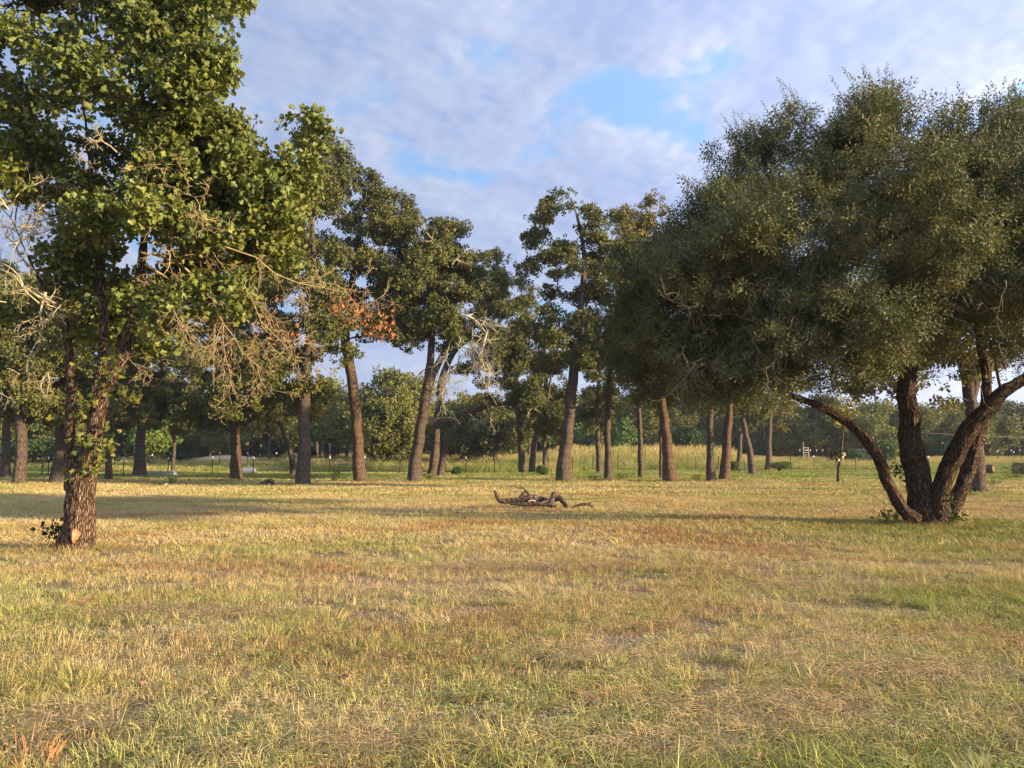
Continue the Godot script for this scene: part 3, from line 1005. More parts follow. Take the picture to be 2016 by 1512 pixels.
func near_right_oak() -> void:
	var d := 17.3
	var stems := [
		[[1822, 1030, 68.4], [1816, 1005, 59.4], [1808, 960, 52.2], [1800, 900, 50.4], [1793, 850, 45.0], [1788, 800, 41.4], [1786, 750, 38.7], [1785, 700, 36.0], [1780, 640, 32.4], [1765, 560, 27.0], [1735, 470, 21.6], [1700, 380, 16.2], [1690, 280, 9.9], [1690, 180, 5.4]],
		[[1800, 1025, 36.0, 0.1], [1775, 1000, 27.0, 0.2], [1755, 965, 26.1, 0.3], [1737, 925, 26.1, 0.35], [1722, 890, 27.0, 0.4], [1700, 858, 25.2, 0.4], [1665, 830, 21.6, 0.4], [1610, 798, 19.8, 0.5], [1540, 770, 17.1, 0.7], [1470, 720, 14.4, 0.9], [1400, 650, 10.8, 1.1], [1330, 600, 7.2, 1.2]],
		[[1838, 1025, 54.0, 0.1], [1850, 975, 39.6, 0.2], [1864, 930, 37.8, 0.3], [1884, 885, 37.8, 0.35], [1910, 840, 37.8, 0.4], [1938, 808, 34.2, 0.4], [1972, 775, 30.6, 0.4], [2020, 745, 25.2, 0.3], [2090, 690, 19.8, 0.2], [2150, 610, 13.5, 0.0]],
		[[1855, 1028, 36.0, -0.3], [1882, 980, 31, -0.2], [1906, 920, 31, -0.3], [1922, 870, 30, -0.4], [1936, 820, 26, -0.6], [1940, 740, 22, -0.9], [1930, 640, 18.0, -1.2], [1960, 500, 13.5, -1.4], [1950, 380, 8.1, -1.4]],
	]
	var blobs := [[1650, 520, 300, 200, 0.6, 4.3], [1430, 570, 165, 140, 0.6, 3.2, 1.2], [1300, 620, 95, 95, 0.3, 2.2, 1.5], [1692, 255, 66, 110, 0.0, 1.8, 1.3], [1520, 375, 105, 105, 0.2, 2.2], [1430, 430, 100, 100, 0.3, 2.4], [1950, 500, 190, 210, 0.3, 4.0], [1985, 350, 110, 100, 0.0, 2.4], [1800, 390, 140, 120, 0.2, 3.0], [2130, 560, 170, 210, 0.0, 3.6], [1560, 690, 200, 50, 1.4, 2.6, 0.9], [1930, 650, 150, 50, 1.0, 2.4, 0.8], [1380, 715, 110, 55, 0.9, 1.8, 1.0], [1275, 685, 66, 60, 0.4, 1.6, 1.4], [1480, 740, 110, 50, 1.6, 1.8, 0.8], [1750, 610, 120, 60, 3.0, 1.4, 0.7], [1480, 660, 120, 70, 2.6, 1.4, 0.8]]
	var t := tree("live_oak", "broad near evergreen oak with four spreading stems and small grey-green leaves", "", 1822, d, stems, blobs, {
		"attract": 2000, "per": 12, "rho": 0.25, "size": 0.82, "gap_f": 26.0, "clump": 7, "clump_r": 0.6, "leaves": "live", "leaf_mat": "leaf_live", "bark": "bark_live", "step": 0.03, "sides": 84, "relief": 0.045, "furrow": 8.0, "flare": 1.12, "from": 0.6, "tip": 0.008, "gap": -0.04, "wobble": 0.2, "shoots": 4.6, "shoot_share": 0.34, "branch_tint": Color(0.75, 0.7, 0.65)})
	var base := t.position
	rng.seed = 52
	for b in [[[1560, 720], [1430, 790], 1.8], [[1600, 690], [1500, 790], 1.8], [[1620, 700], [1560, 800], 1.5], [[1500, 660], [1400, 740], 1.8], [[1470, 640], [1390, 720], 1.8], [[1680, 560], [1610, 520], 1.6], [[1640, 600], [1560, 640], 2.0], [[1700, 640], [1780, 720], 1.8], [[1800, 640], [1840, 740], 1.9], [[1900, 680], [1960, 780], 1.4], [[1850, 620], [1930, 660], 2.2], [[1540, 560], [1430, 560], 2.6], [[1480, 500], [1390, 560], 2.4]]:
		var g := Geo.new()
		var p := pt(b[0][0], b[0][1], d - b[2]) - base
		var q := pt(b[1][0], b[1][1], d - b[2] - rf(0.2, 1.0)) - base
		dead_branch(g, p, q - p, p.distance_to(q), 0.018, 1, 0.5, Color(0.55, 0.53, 0.49))
		put("dead_branch", g.mesh(), M.lichen, t)
	for k in 44:
		var px := rf(1330, 1720) if k < 34 else rf(1740, 2016)
		var py := rf(540, 740)
		var dd := d - rf(2.0, 3.9)
		var p := pt(px, py, dd) - base
		var g := Geo.new()
		dead_branch(g, p, Vector3(rf(-1.0, 0.35), rf(-0.9, 0.15), rf(-0.2, 0.6)), rf(0.5, 1.05), rf(0.005, 0.008), 1, 0.6, Color(0.62, 0.58, 0.53))
		put("dead_branch", g.mesh(), M.lichen, t)

func grove() -> void:
	var G := "oaks of the grove before the wire fence"
	var mid := {"attract": 450, "per": 11, "rho": 0.40, "size": 0.82, "step": 0.14, "tip": 0.016, "gap": -0.02, "clump": 5, "clump_r": 0.75, "slim": 0.92, "sides": 26, "relief": 0.022, "wobble": 0.12}
	var T := [
		["pale straight oak trunk with leaves to its right side, below the dead twigs", 597, 40.0, [[[597, 955, 34], [598, 880, 27], [600, 800, 25], [602, 740, 23], [612, 640, 19], [618, 520, 14], [610, 400, 9]]], [[590, 460, 100, 150, 0.0, 3.4], [620, 640, 80, 90, 0.0, 2.6], [540, 720, 80, 80, 0.0, 2.4], [600, 770, 70, 36, -1.0, 2.0], [610, 300, 60, 70, 0.0, 2.0]], {}],
		["tall oak whose trunk bends left and then right, small leaf cluster hanging beside", 709, 45.0, [[[709, 948, 32], [706, 890, 25], [700, 820, 24], [692, 740, 23], [680, 670, 21], [682, 610, 19], [700, 520, 15], [710, 420, 9]]], [[690, 480, 110, 130, 0.0, 3.6], [650, 340, 50, 70, 0.0, 2.0], [745, 385, 45, 50, 0.0, 1.6], [790, 520, 60, 90, 0.0, 2.2], [770, 665, 60, 40, 0.0, 1.6, 0.9], [720, 610, 90, 50, 0, 2.4], [800, 440, 30, 40, 0, 1.2], [750, 610, 70, 40, 0, 2.2]], {}],
		["leaning oak with a forked trunk and one long limb to the right", 816, 45.0, [[[816, 948, 34], [820, 900, 26], [828, 840, 24], [838, 780, 24], [845, 730, 18], [850, 670, 16], [848, 600, 12], [840, 500, 7]], [[837, 785, 20], [852, 740, 16], [872, 700, 16], [888, 672, 14], [910, 655, 12], [940, 642, 9], [975, 650, 6]]], [[830, 560, 80, 90, 0.0, 3.0], [880, 500, 55, 50, 0.0, 2.0], [850, 640, 70, 50, 0.0, 2.2], [905, 560, 50, 50, 0.0, 1.8], [800, 620, 50, 40, 0, 2]], {"from": 0.5}],
		["oak with an arching limb that reaches sideways like a bridge", 868, 58.0, [[[868, 933, 18], [874, 890, 15], [886, 858, 14], [905, 832, 13], [930, 812, 12], [962, 797, 11], [1000, 795, 9], [1032, 800, 7], [1075, 788, 4]]], [[1040, 775, 40, 26, 0.0, 2.0, 0.7], [985, 770, 26, 18, 0.0, 1.5, 0.4]], {"attract": 60, "from": 0.6}],
		["slim dark oak leaning right at the foot of the arching limb", 852, 60.0, [[[852, 934, 24], [858, 870, 18], [864, 800, 16], [872, 740, 15], [895, 690, 13], [925, 660, 11], [940, 600, 7]]], [[965, 560, 60, 65, 0.0, 3.0], [960, 725, 45, 36, -1.0, 2.0], [990, 640, 50, 70, 0.0, 2.6], [940, 640, 50, 50, 0.0, 2.4], [1010, 710, 26, 40, 0, 1.6]], {}],
		["reddish straight trunk under the end of the arching limb", 1028, 68.0, [[[1028, 929, 18], [1024, 870, 13], [1020, 800, 12], [1014, 720, 10], [1010, 640, 6]]], [[1010, 640, 50, 80, 0.0, 2.8], [1035, 720, 50, 45, 0.0, 2.2]], {"attract": 150}],
		["dark oak tilting right between two thinner trunks", 1048, 70.0, [[[1046, 930, 16], [1050, 890, 13], [1058, 840, 12], [1070, 780, 10], [1085, 700, 7]]], [[1075, 740, 55, 70, 0.0, 3.0], [1060, 800, 45, 50, 0.0, 2.4]], {"attract": 150}],
		["thin dark trunk standing in weeds left of the tall grey oak", 1073, 66.0, [[[1073, 931, 11], [1072, 880, 9], [1074, 820, 8], [1085, 740, 5]]], [[1085, 800, 40, 55, 0.0, 2.2], [1095, 710, 40, 50, 0.0, 2.2]], {"attract": 120}],
		["tallest grey oak of the grove with a smooth leaning trunk in full view", 1110, 45.0, [[[1110, 948, 38], [1112, 900, 28], [1118, 840, 26], [1124, 780, 24], [1130, 730, 22], [1138, 660, 18], [1146, 580, 15], [1150, 500, 11], [1135, 420, 7]]], [[1125, 450, 85, 55, 0.0, 3.0], [1110, 540, 85, 60, 0.0, 3.2], [1165, 560, 80, 80, 0.0, 3.0], [1130, 640, 100, 60, 0.0, 3.2], [1235, 470, 55, 60, 0.0, 2.0], [1060, 640, 40, 50, 0.0, 1.8], [1110, 405, 32, 24, 0.0, 1.2], [1190, 700, 80, 55, 0, 2.4], [1085, 715, 50, 40, -1.0, 2.0], [1080, 480, 40, 40, 0, 1.6]], {"attract": 330}],
		["short dark oak half hidden behind the tall grey oak", 1180, 68.0, [[[1180, 930, 15], [1177, 870, 11], [1176, 800, 9], [1180, 720, 6]]], [[1180, 770, 45, 70, 0.0, 2.6]], {"attract": 110}],
		["oak with a dark band round its trunk, right of the tall grey oak", 1198, 48.0, [[[1198, 946, 21], [1197, 890, 15], [1196, 820, 15], [1200, 740, 13], [1210, 640, 10], [1222, 540, 6]]], [[1215, 560, 60, 80, 0.0, 2.4], [1215, 680, 50, 60, 0.0, 2.2], [1255, 620, 50, 70, 0, 2.0]], {"attract": 190}],
		["pale-leaved thin-crowned oak rising above the others behind the grove", 1262, 56.0, [[[1262, 938, 14], [1260, 860, 11], [1258, 740, 10], [1262, 600, 8], [1262, 480, 5]]], [[1262, 420, 48, 40, 0.0, 2.0, 0.5], [1265, 480, 50, 50, 0.0, 2.2], [1290, 430, 30, 36, 0.0, 1.4, 0.5]], {"attract": 120, "per": 8, "tint": Color(1.7, 1.35, 1.5)}],
		["thick oak with a vine up its flared trunk", 1318, 45.0, [[[1320, 948, 38], [1316, 900, 24], [1310, 850, 22], [1302, 790, 19], [1296, 720, 15], [1290, 620, 9]]], [[1300, 740, 60, 45, 0.0, 2.4], [1285, 650, 60, 80, 0.0, 2.4]], {"attract": 200}],
		["thin dark trunk close behind the vine-covered oak", 1301, 52.0, [[[1301, 940, 8], [1301, 880, 7], [1300, 820, 6], [1296, 760, 4]]], [[1300, 780, 36, 36, 0.0, 1.6]], {"attract": 60}],
		["light grey straight trunk beside the darker leaning pair", 1400, 45.0, [[[1400, 949, 22], [1399, 890, 16], [1397, 830, 15], [1400, 770, 13], [1404, 690, 8]]], [[1400, 740, 60, 50, 0.0, 2.4], [1405, 660, 60, 50, 0.0, 2.2]], {"attract": 160}],
		["stout brown trunk just right of the light grey one", 1427, 48.0, [[[1427, 945, 26], [1430, 890, 20], [1434, 830, 18], [1438, 780, 14], [1444, 700, 8]]], [[1445, 750, 60, 45, 0.0, 2.4], [1450, 680, 50, 50, 0.0, 2.0]], {"attract": 150}],
		["small distant trunk with weeds at its base behind the leaning dark one", 1456, 76.0, [[[1454, 925, 13], [1456, 890, 10], [1458, 850, 9], [1462, 790, 5]]], [[1460, 800, 40, 40, 0.0, 2.0]], {"attract": 70}],
		["dark trunk leaning left on the right of the grove", 1480, 62.0, [[[1482, 934, 18], [1476, 890, 14], [1466, 845, 13], [1460, 810, 11], [1455, 750, 7]]], [[1470, 770, 55, 50, 0.0, 2.6], [1500, 730, 50, 50, 0, 2.4]], {"attract": 140}],
		["solitary grey trunk near the fence with yellowish leaves", 1514, 78.0, [[[1514, 925, 16], [1514, 890, 13], [1514, 850, 12], [1520, 790, 7]]], [[1520, 800, 55, 40, 0.0, 3.0], [1560, 760, 60, 50, 0.0, 3.0], [1500, 750, 50, 40, 0, 2.4]], {"attract": 150, "tint": Color(1.5, 1.15, 0.8)}],
		["large pale oak behind the four-stemmed tree, its trunk forking high up", 1925, 32.0, [[[1925, 968, 42], [1922, 910, 32], [1918, 860, 29], [1912, 800, 28], [1905, 750, 26], [1890, 700, 20], [1875, 640, 14], [1860, 560, 8]], [[1910, 790, 22], [1925, 730, 20], [1938, 670, 16], [1950, 580, 9]]], [[1890, 640, 110, 70, 0.0, 3.0], [1960, 620, 110, 80, 0.0, 3.0], [1840, 720, 60, 40, 0.0, 2.0], [1760, 760, 60, 40, 0, 2.0], [1900, 520, 120, 80, 0, 3.0]], {"attract": 260, "tint": Color(1.2, 1.0, 0.8)}],
		["dark trunk at the left edge of the picture", 10, 52.0, [[[10, 941, 22], [12, 880, 17], [14, 820, 16], [18, 740, 12], [20, 620, 8]]], [[-10, 720, 90, 80, 0.0, 3.4], [20, 610, 80, 80, 0.0, 3.0]], {}],
		["grey trunk that forks under a broken limb stub at far left", 40, 41.0, [[[38, 957, 28], [40, 900, 24], [42, 830, 23], [44, 780, 16], [52, 700, 12], [60, 600, 7]], [[42, 840, 18], [34, 790, 15], [26, 740, 10], [10, 670, 6]]], [[50, 660, 90, 90, 0.0, 2.8], [-20, 640, 70, 70, 0.0, 2.4], [80, 760, 60, 50, 0.0, 2.0]], {}],
		["wide-footed trunk directly behind the scarred oak", 116, 43.0, [[[116, 950, 44], [118, 910, 28], [120, 860, 24], [124, 790, 20], [130, 680, 12]]], [[130, 700, 90, 90, 0.0, 3.0], [170, 800, 60, 45, 0.0, 1.8], [90, 790, 60, 40, -1, 2]], {}],
		["narrow dark trunk right of the scarred oak", 213, 48.0, [[[213, 946, 17], [214, 900, 13], [212, 840, 12], [214, 760, 8]]], [[220, 750, 75, 80, 0.0, 2.6], [250, 820, 50, 30, 0, 1.8], [235, 640, 60, 60, 0, 2.2]], {"attract": 170}],
		["dark trunk before the sunny yellow-green thicket", 275, 58.0, [[[275, 936, 30], [276, 890, 21], [278, 840, 19], [284, 770, 15], [290, 650, 9]]], [[290, 700, 90, 90, 0.0, 3.6], [310, 800, 70, 40, 0.0, 2.6], [330, 620, 70, 70, 0, 3.0]], {}],
		["very thin straight trunk beside the galvanised trough", 341, 64.0, [[[340, 931, 9], [343, 880, 8], [346, 820, 7], [350, 740, 4]]], [[350, 790, 55, 60, 0.0, 2.4], [380, 700, 60, 60, 0, 2.6]], {"attract": 130}],
		["straight brown trunk left of the arched dead branch", 464, 48.0, [[[464, 946, 29], [464, 890, 21], [464, 820, 20], [464, 750, 17], [470, 640, 10]]], [[470, 690, 90, 80, 0.0, 3.2], [420, 790, 75, 45, 0.0, 2.4], [500, 800, 50, 36, -0.8, 2.0], [480, 580, 80, 80, 0.0, 2.8], [520, 780, 40, 50, 0, 2.0]], {}],
		["thin trunk leaning left behind the pale straight oak", 577, 58.0, [[[577, 937, 15], [574, 900, 12], [566, 870, 11], [556, 845, 9], [545, 790, 6]]], [[545, 790, 60, 50, 0.0, 2.6], [510, 720, 50, 50, 0, 2.4]], {"attract": 110}],
	]
	for k in T.size():
		var q: Array = T[k]
		var o := mid.duplicate()
		o["bark"] = "bark_oak" if k in [1, 5, 12, 15, 26] else "bark_grey"
		o.merge(q[5], true)
		for b: Array in q[4]:
			b[2] *= 1.12
			b[3] *= 1.08
		tree("oak_tree", q[0], G, q[1], q[2], q[3], q[4], o)
	rng.seed = 91
	# bare limbs on three of the grove's oaks
	for b in [["leaning oak with a forked trunk and one long limb to the right", 44.0, [[900, 655, 870, 800, 0.05], [930, 645, 960, 760, 0.05], [960, 650, 900, 780, 0.045], [900, 660, 990, 700, 0.05], [880, 690, 880, 820, 0.04], [870, 500, 885, 430, 0.05], [890, 520, 945, 490, 0.05], [905, 620, 1000, 590, 0.05], [940, 640, 1000, 640, 0.05], [890, 670, 930, 770, 0.035], [920, 690, 970, 760, 0.035], [905, 700, 890, 790, 0.035], [950, 680, 985, 740, 0.035], [930, 660, 1000, 680, 0.04], [875, 740, 870, 840, 0.03], [960, 700, 940, 800, 0.035], [915, 730, 950, 800, 0.03]]],
			["oak with an arching limb that reaches sideways like a bridge", 57.5, [[925, 815, 960, 860, 0.04], [960, 800, 985, 850, 0.04], [905, 835, 870, 790, 0.04], [1030, 800, 1080, 810, 0.05]]],
			["grey trunk that forks under a broken limb stub at far left", 39.5, [[95, 735, 80, 775, 0.03], [85, 740, 120, 770, 0.03], [0, 740, 25, 790, 0.03]]]]:
		for c in get_children():
			if c.has_meta("label") and c.get_meta("label") == b[0]:
				for e in b[2]:
					var g := Geo.new()
					var p := pt(e[0], e[1], b[1]) - (c as Node3D).position
					var q := pt(e[2], e[3], b[1] - rf(-0.6, 0.8)) - (c as Node3D).position
					dead_branch(g, p, q - p, p.distance_to(q) * 1.1, e[4] * 1.3, 0, 0.3, Color(0.95, 0.97, 0.97))
					put("dead_branch", g.mesh(), M.lichen, c)
	# rust-brown dead leaves on two twigs before the bending oak
	for e in [["cluster of rust-orange dead leaves on a bare twig before the bending oak", 715, 625, 62, 45, 26.0, 190], ["smaller cluster of rust-orange dead leaves between bare hanging twigs", 550, 650, 34, 44, 24.0, 80]]:
		var at := pt(e[1], e[2], e[5])
		var root := thing("dead_leaf_branch", e[0], "branch", at, "branches of dead orange leaves")
		var g := Geo.new()
		dead_branch(g, pt(e[1] - e[3], e[2] - e[4] * 0.8, e[5]) - at, Vector3(1, -0.5, 0.1), e[3] * 2.2 / F * e[5], 0.02, 1, 0.2, Color(0.7, 0.6, 0.5))
		put("twig", g.mesh(), M.lichen, root)
		var cl := Cloud.new()
		for k in e[6]:
			var u := rf(-1, 1)
			cl.add(Vector3(u * e[3] / F * e[5], (-u * 0.55 * e[4] + rng.randfn() * e[4] * 0.38) / F * e[5], rf(-0.4, 0.4)), leaf_basis(rdir() + Vector3.DOWN * 0.4, rdir(), rf(0.11, 0.2)), Color.WHITE * rf(0.6, 1.3))
		copies("dead_leaves", cl, S.leaf, M.leaf_dead, root)

func far_trees() -> void:
	var G := "trees of the far wood behind the field"
	# bearing, distance, top row, half width, lightness, label
	var rows := [
		[-60, 95, 700, 90, 0.9, "far dark tree cut by the left edge of the picture"], [60, 105, 730, 70, 0.8, "far dark tree behind the two leftmost trunks"], [150, 100, 740, 70, 0.9, "far tree in shade behind the scarred oak"], [235, 115, 750, 60, 0.9, "far tree between the narrow trunk and the yellow-green thicket"],
		[330, 120, 740, 60, 0.8, "far dark tree behind the very thin trunk"], [400, 118, 750, 55, 1.0, "far tree above the three pale slanting trunks"], [445, 110, 760, 50, 1.1, "far tree over the sandy mound"], [505, 118, 745, 55, 0.9, "far tree right of the straight brown trunk"], [560, 115, 760, 50, 0.9, "far tree above the thin left-leaning trunk"],
		[655, 100, 745, 60, 1.35, "yellowish far tree with hanging bare twigs before the dark house"], [765, 92, 718, 80, 1.15, "broad rounded far tree standing clear against the sky"], [740, 82, 800, 55, 0.9, "low dark tree right of the bending oak's trunk"], [855, 110, 770, 50, 0.9, "far tree behind the slim dark oak"], [920, 95, 790, 60, 1.1, "olive far tree seen under the arching limb"], [975, 92, 800, 55, 0.8, "dark flat-topped far tree under the end of the arch"],
		[1050, 115, 800, 50, 1.0, "far tree behind the three thin trunks"], [1110, 125, 785, 50, 0.9, "far tree behind the tall grey oak"], [1165, 120, 775, 45, 1.0, "far tree between the tall grey oak and the banded one"], [1232, 125, 765, 45, 1.25, "light olive far tree above the bright round bush"], [1285, 118, 790, 42, 0.85, "far dark tree left of the vine-covered oak"],
		[1350, 122, 780, 50, 0.9, "far tree right of the vine-covered oak"], [1420, 125, 790, 50, 0.85, "far tree behind the stout brown trunk"], [1490, 125, 800, 45, 0.9, "far tree behind the dark left-leaning trunk"], [1550, 118, 800, 45, 0.9, "far dark tree behind the plank ladder"], [1605, 115, 790, 50, 0.8, "far dark tree with a bare grey trunk left of the sapling"],
		[1690, 112, 815, 60, 1.2, "rounded light-green far tree behind the brush pile"], [1770, 118, 790, 55, 0.9, "far tree behind the middle stem of the four-stemmed oak"], [1850, 122, 800, 55, 1.0, "far tree between the stems of the four-stemmed oak"], [1930, 125, 830, 40, 0.9, "low far tree right of the large pale oak"], [1975, 150, 800, 45, 0.75, "bluish far tree under the overhead wire"], [2030, 140, 815, 50, 0.8, "far tree at the right edge of the picture"], [2110, 130, 790, 60, 0.8, "far tree just past the right edge"]]
	for k in rows.size():
		var q: Array = rows[k]
		var d: float = q[1]
		var mid: float = (q[2] + 885.0) * 0.5
		var hh: float = (885.0 - q[2]) * 0.5
		var w: float = q[3]
		var blobs := [[q[0], mid - hh * 0.25, w * 0.75, hh * 0.75, 0.0, 5.0], [q[0] - w * 0.5, mid + hh * 0.1, w * 0.55, hh * 0.65, 0.0, 4.0], [q[0] + w * 0.5, mid + hh * 0.05, w * 0.55, hh * 0.7, 0.0, 4.0], [q[0] + 4, mid + hh * 0.55, w * 0.8, hh * 0.35, 1.0, 4.5]]
		var l: float = q[4]
		tree("far_tree", q[5], G, q[0], d, [[[q[0], 897 + 700 / d, 12], [q[0] + 2, 880, 9], [q[0] + 4, mid, 6], [q[0] + 2, q[2] + hh * 0.4, 3]]], blobs,
			{"attract": 105, "per": 10, "rho": 1.5, "size": 1.0, "leaves": "far", "step": 1.5, "tip": 0.03, "gap": -0.25, "sides": 7, "tint": Color(l * 1.15, l * 1.15, l * (1.0 if k < 29 else 1.3)), "no_flare": true})
	# the wood behind them, as one mass
	rng.seed = 404
	var wood := Cloud.new()
	for k in 9500:
		var d := rf(128.0, 160.0)
		var x := rf(-1.0, 1.0) * d * 0.86
		var h := 8.0 + 2.6 * patch.get_noise_2d(x * 1.1, 77.0)
		var p := Vector3(x, rise(x, d) + (h * pow(rng.randf(), 0.75) if k % 3 else rf(0.0, 2.4)), -d)
		wood.add(p, leaf_basis(rdir() + Vector3.UP, rdir(), rf(1.6, 2.8)), shade(rf(0.6, 1.0), rf(-0.1, 0.2)))
	tag(copies("far_wood", wood, S.far[0], M.leaf_oak, self), "far-off wood closing the view behind the field", "wood")
	# pale trunks at the wood's edge
	var thin := [[394, 112.0, 850, 8, "slanting sunlit pale trunk left of two others"], [404, 112.0, 848, 7, "grey upright trunk in the middle of three pale ones"], [411, 112.0, 850, 6, "mottled white trunk beside the grey upright one"], [440, 118.0, 868, 6, "left slim trunk on the sandy mound"], [446, 118.0, 866, 7, "right slim trunk on the sandy mound"], [531, 105.0, 862, 5, "lone thin sunlit trunk left of the leaning thin tree"],
		[622, 108.0, 850, 7, "grey thin trunk at the left end of the dark house"], [632, 106.0, 852, 8, "dark brown trunk before the dark house's wall"], [643, 100.0, 850, 9, "sunlit orange-brown trunk before the dark house"], [660, 104.0, 852, 4, "left of two slim sunlit trunks right of the house window"], [666, 104.0, 860, 4, "right of two slim sunlit trunks right of the house window"], [681, 103.0, 846, 6, "slim pale trunk leaning right near the bending oak"], [1041, 105.0, 880, 5, "short pale trunk in the tall grass beside the reddish trunk"], [998, 108.0, 872, 4, "slim two-toned trunk by the field rail"]]
	for q in thin:
		var b := spot(q[0], q[1])
		rng.seed = hash(q[4])
		var root := thing("slim_tree", q[4], "tree", b, "slim trunks at the edge of the far wood")
		var g := Geo.new()
		var top := pt(q[0] + (7 if q[0] in [394, 681] else 2), q[2] - 40, q[1]) - b
		var l := smooth_line([Vector3(0, -0.2, 0), top * 0.4 + rdir() * 0.12, top * 0.75 + rdir() * 0.15, top], [q[3] * 0.62 / F * q[1], q[3] * 0.5 / F * q[1], q[3] * 0.42 / F * q[1], q[3] * 0.25 / F * q[1]], 0.5)
		tube(g, l[0], l[1], 9)
		put("trunk", g.mesh(), M.bark_grey, root)
		var cl := Cloud.new()
		for k in 26:
			cl.add(top + Vector3(rng.randfn() * 1.1, rng.randfn() * 0.9, rng.randfn() * 1.1), leaf_basis(rdir(), rdir(), rf(0.6, 1.0)), shade(1.2, 0.3) * rf(0.8, 1.2))
		copies("crown", cl, S.far[0], M.leaf_oak, root)
	# bushes
	for q in [[1228, 108.0, 868, 28, 30, 1.5, 0.0, "bright green rounded bush in the field behind the banded oak"], [1150, 112.0, 868, 30, 24, 1.35, 0.0, "bright green bush left of the rounded one"], [1362, 112.0, 868, 36, 30, 0.8, -0.2, "bluish-green bush behind the light grey trunk"], [300, 88.0, 872, 44, 44, 1.5, 0.5, "sunny yellow-green thicket at the field's left edge"], [345, 100.0, 876, 40, 34, 0.5, 0.0, "shady dark thicket behind the very thin trunk"], [1010, 108.0, 878, 28, 18, 1.7, 0.4, "sunlit yellow-green brush beyond the field rail"], [60, 92.0, 892, 50, 28, 0.8, 0.0, "shaded bush at far left behind the fence"], [160, 95.0, 896, 40, 22, 0.8, 0.2, "low bush left of the scarred oak's trunk"], [610, 100.0, 893, 14, 10, 1.1, 0.0, "small green bush left of the dark house"],
			[1672, 98.0, 900, 26, 14, 1.1, -0.3, "blue-green scrub left of the brush pile"], [1642, 96.0, 908, 14, 9, 1.2, -0.2, "small scrub by the white-tipped fence post right of the grove"], [1742, 98.0, 893, 22, 22, 1.3, 0.0, "green bush right of the brush pile"], [1480, 118.0, 880, 40, 24, 0.8, 0.0, "dark brush behind the leaning dark trunk"], [1840, 118.0, 884, 60, 22, 1.0, 0.0, "long low brush between the four-stemmed oak's stems"], [1955, 40.0, 948, 40, 16, 1.7, 0.35, "sunlit weedy bush right of the large pale oak"], [2000, 52.0, 930, 26, 14, 1.2, 0.0, "green weeds before the cut log at the right edge"], [1900, 30.0, 962, 12, 14, 1.0, 0.0, "weeds at the foot of the large pale oak"]]:
		bush(q[7], q[0], q[1], q[2], q[3], q[4], q[5], q[6])
	for q in [[312, 39.5, 956, 20, 8, 0.75, -0.2, "low dark green shrub on the mown grass, left of a white stone"], [343, 40.0, 948, 17, 13, 0.75, -0.2, "taller dark green shrub right of the white stone"], [660, 45.0, 936, 11, 13, 0.9, 0.0, "young leafy sapling between two oak trunks"], [845, 47.0, 938, 10, 8, 1.2, 0.2, "weeds right of the leaning forked oak"], [900, 60.0, 930, 6, 7, 1.2, 0.1, "weeds beside the arching oak's foot"], [1068, 60.0, 928, 10, 7, 1.2, 0.2, "weeds round the thin dark trunk"], [1170, 47.0, 941, 22, 6, 1.1, 0.4, "dry weeds between the tall grey oak and the banded oak"], [1225, 48.0, 938, 14, 9, 1.2, 0.2, "weeds right of the banded oak"], [1375, 47.0, 941, 16, 6, 0.9, 0.3, "low weeds left of the light grey trunk"], [1445, 75.0, 917, 10, 7, 1.1, 0.2, "weeds round the small distant trunk"], [1535, 74.0, 916, 18, 7, 1.1, 0.2, "weeds beside the solitary grey trunk"],
			[104, 12.9, 1050, 16, 22, 0.6, 0.0, "dark leafy weed beside the scarred trunk's foot"], [1750, 17.0, 1020, 24, 10, 0.9, 0.1, "ivy and weeds at the left foot of the four-stemmed oak"], [1862, 17.0, 990, 16, 40, 0.7, 0.1, "ivy between the right stems of the four-stemmed oak"], [1880, 17.2, 1022, 22, 12, 1.0, 0.1, "weeds at the right foot of the four-stemmed oak"], [1768, 17.4, 930, 14, 26, 0.7, 0.0, "twiggy sprout beside the left stem of the four-stemmed oak"]]:
		bush(q[7], q[0], q[1], q[2], q[3], q[4], q[5], q[6])

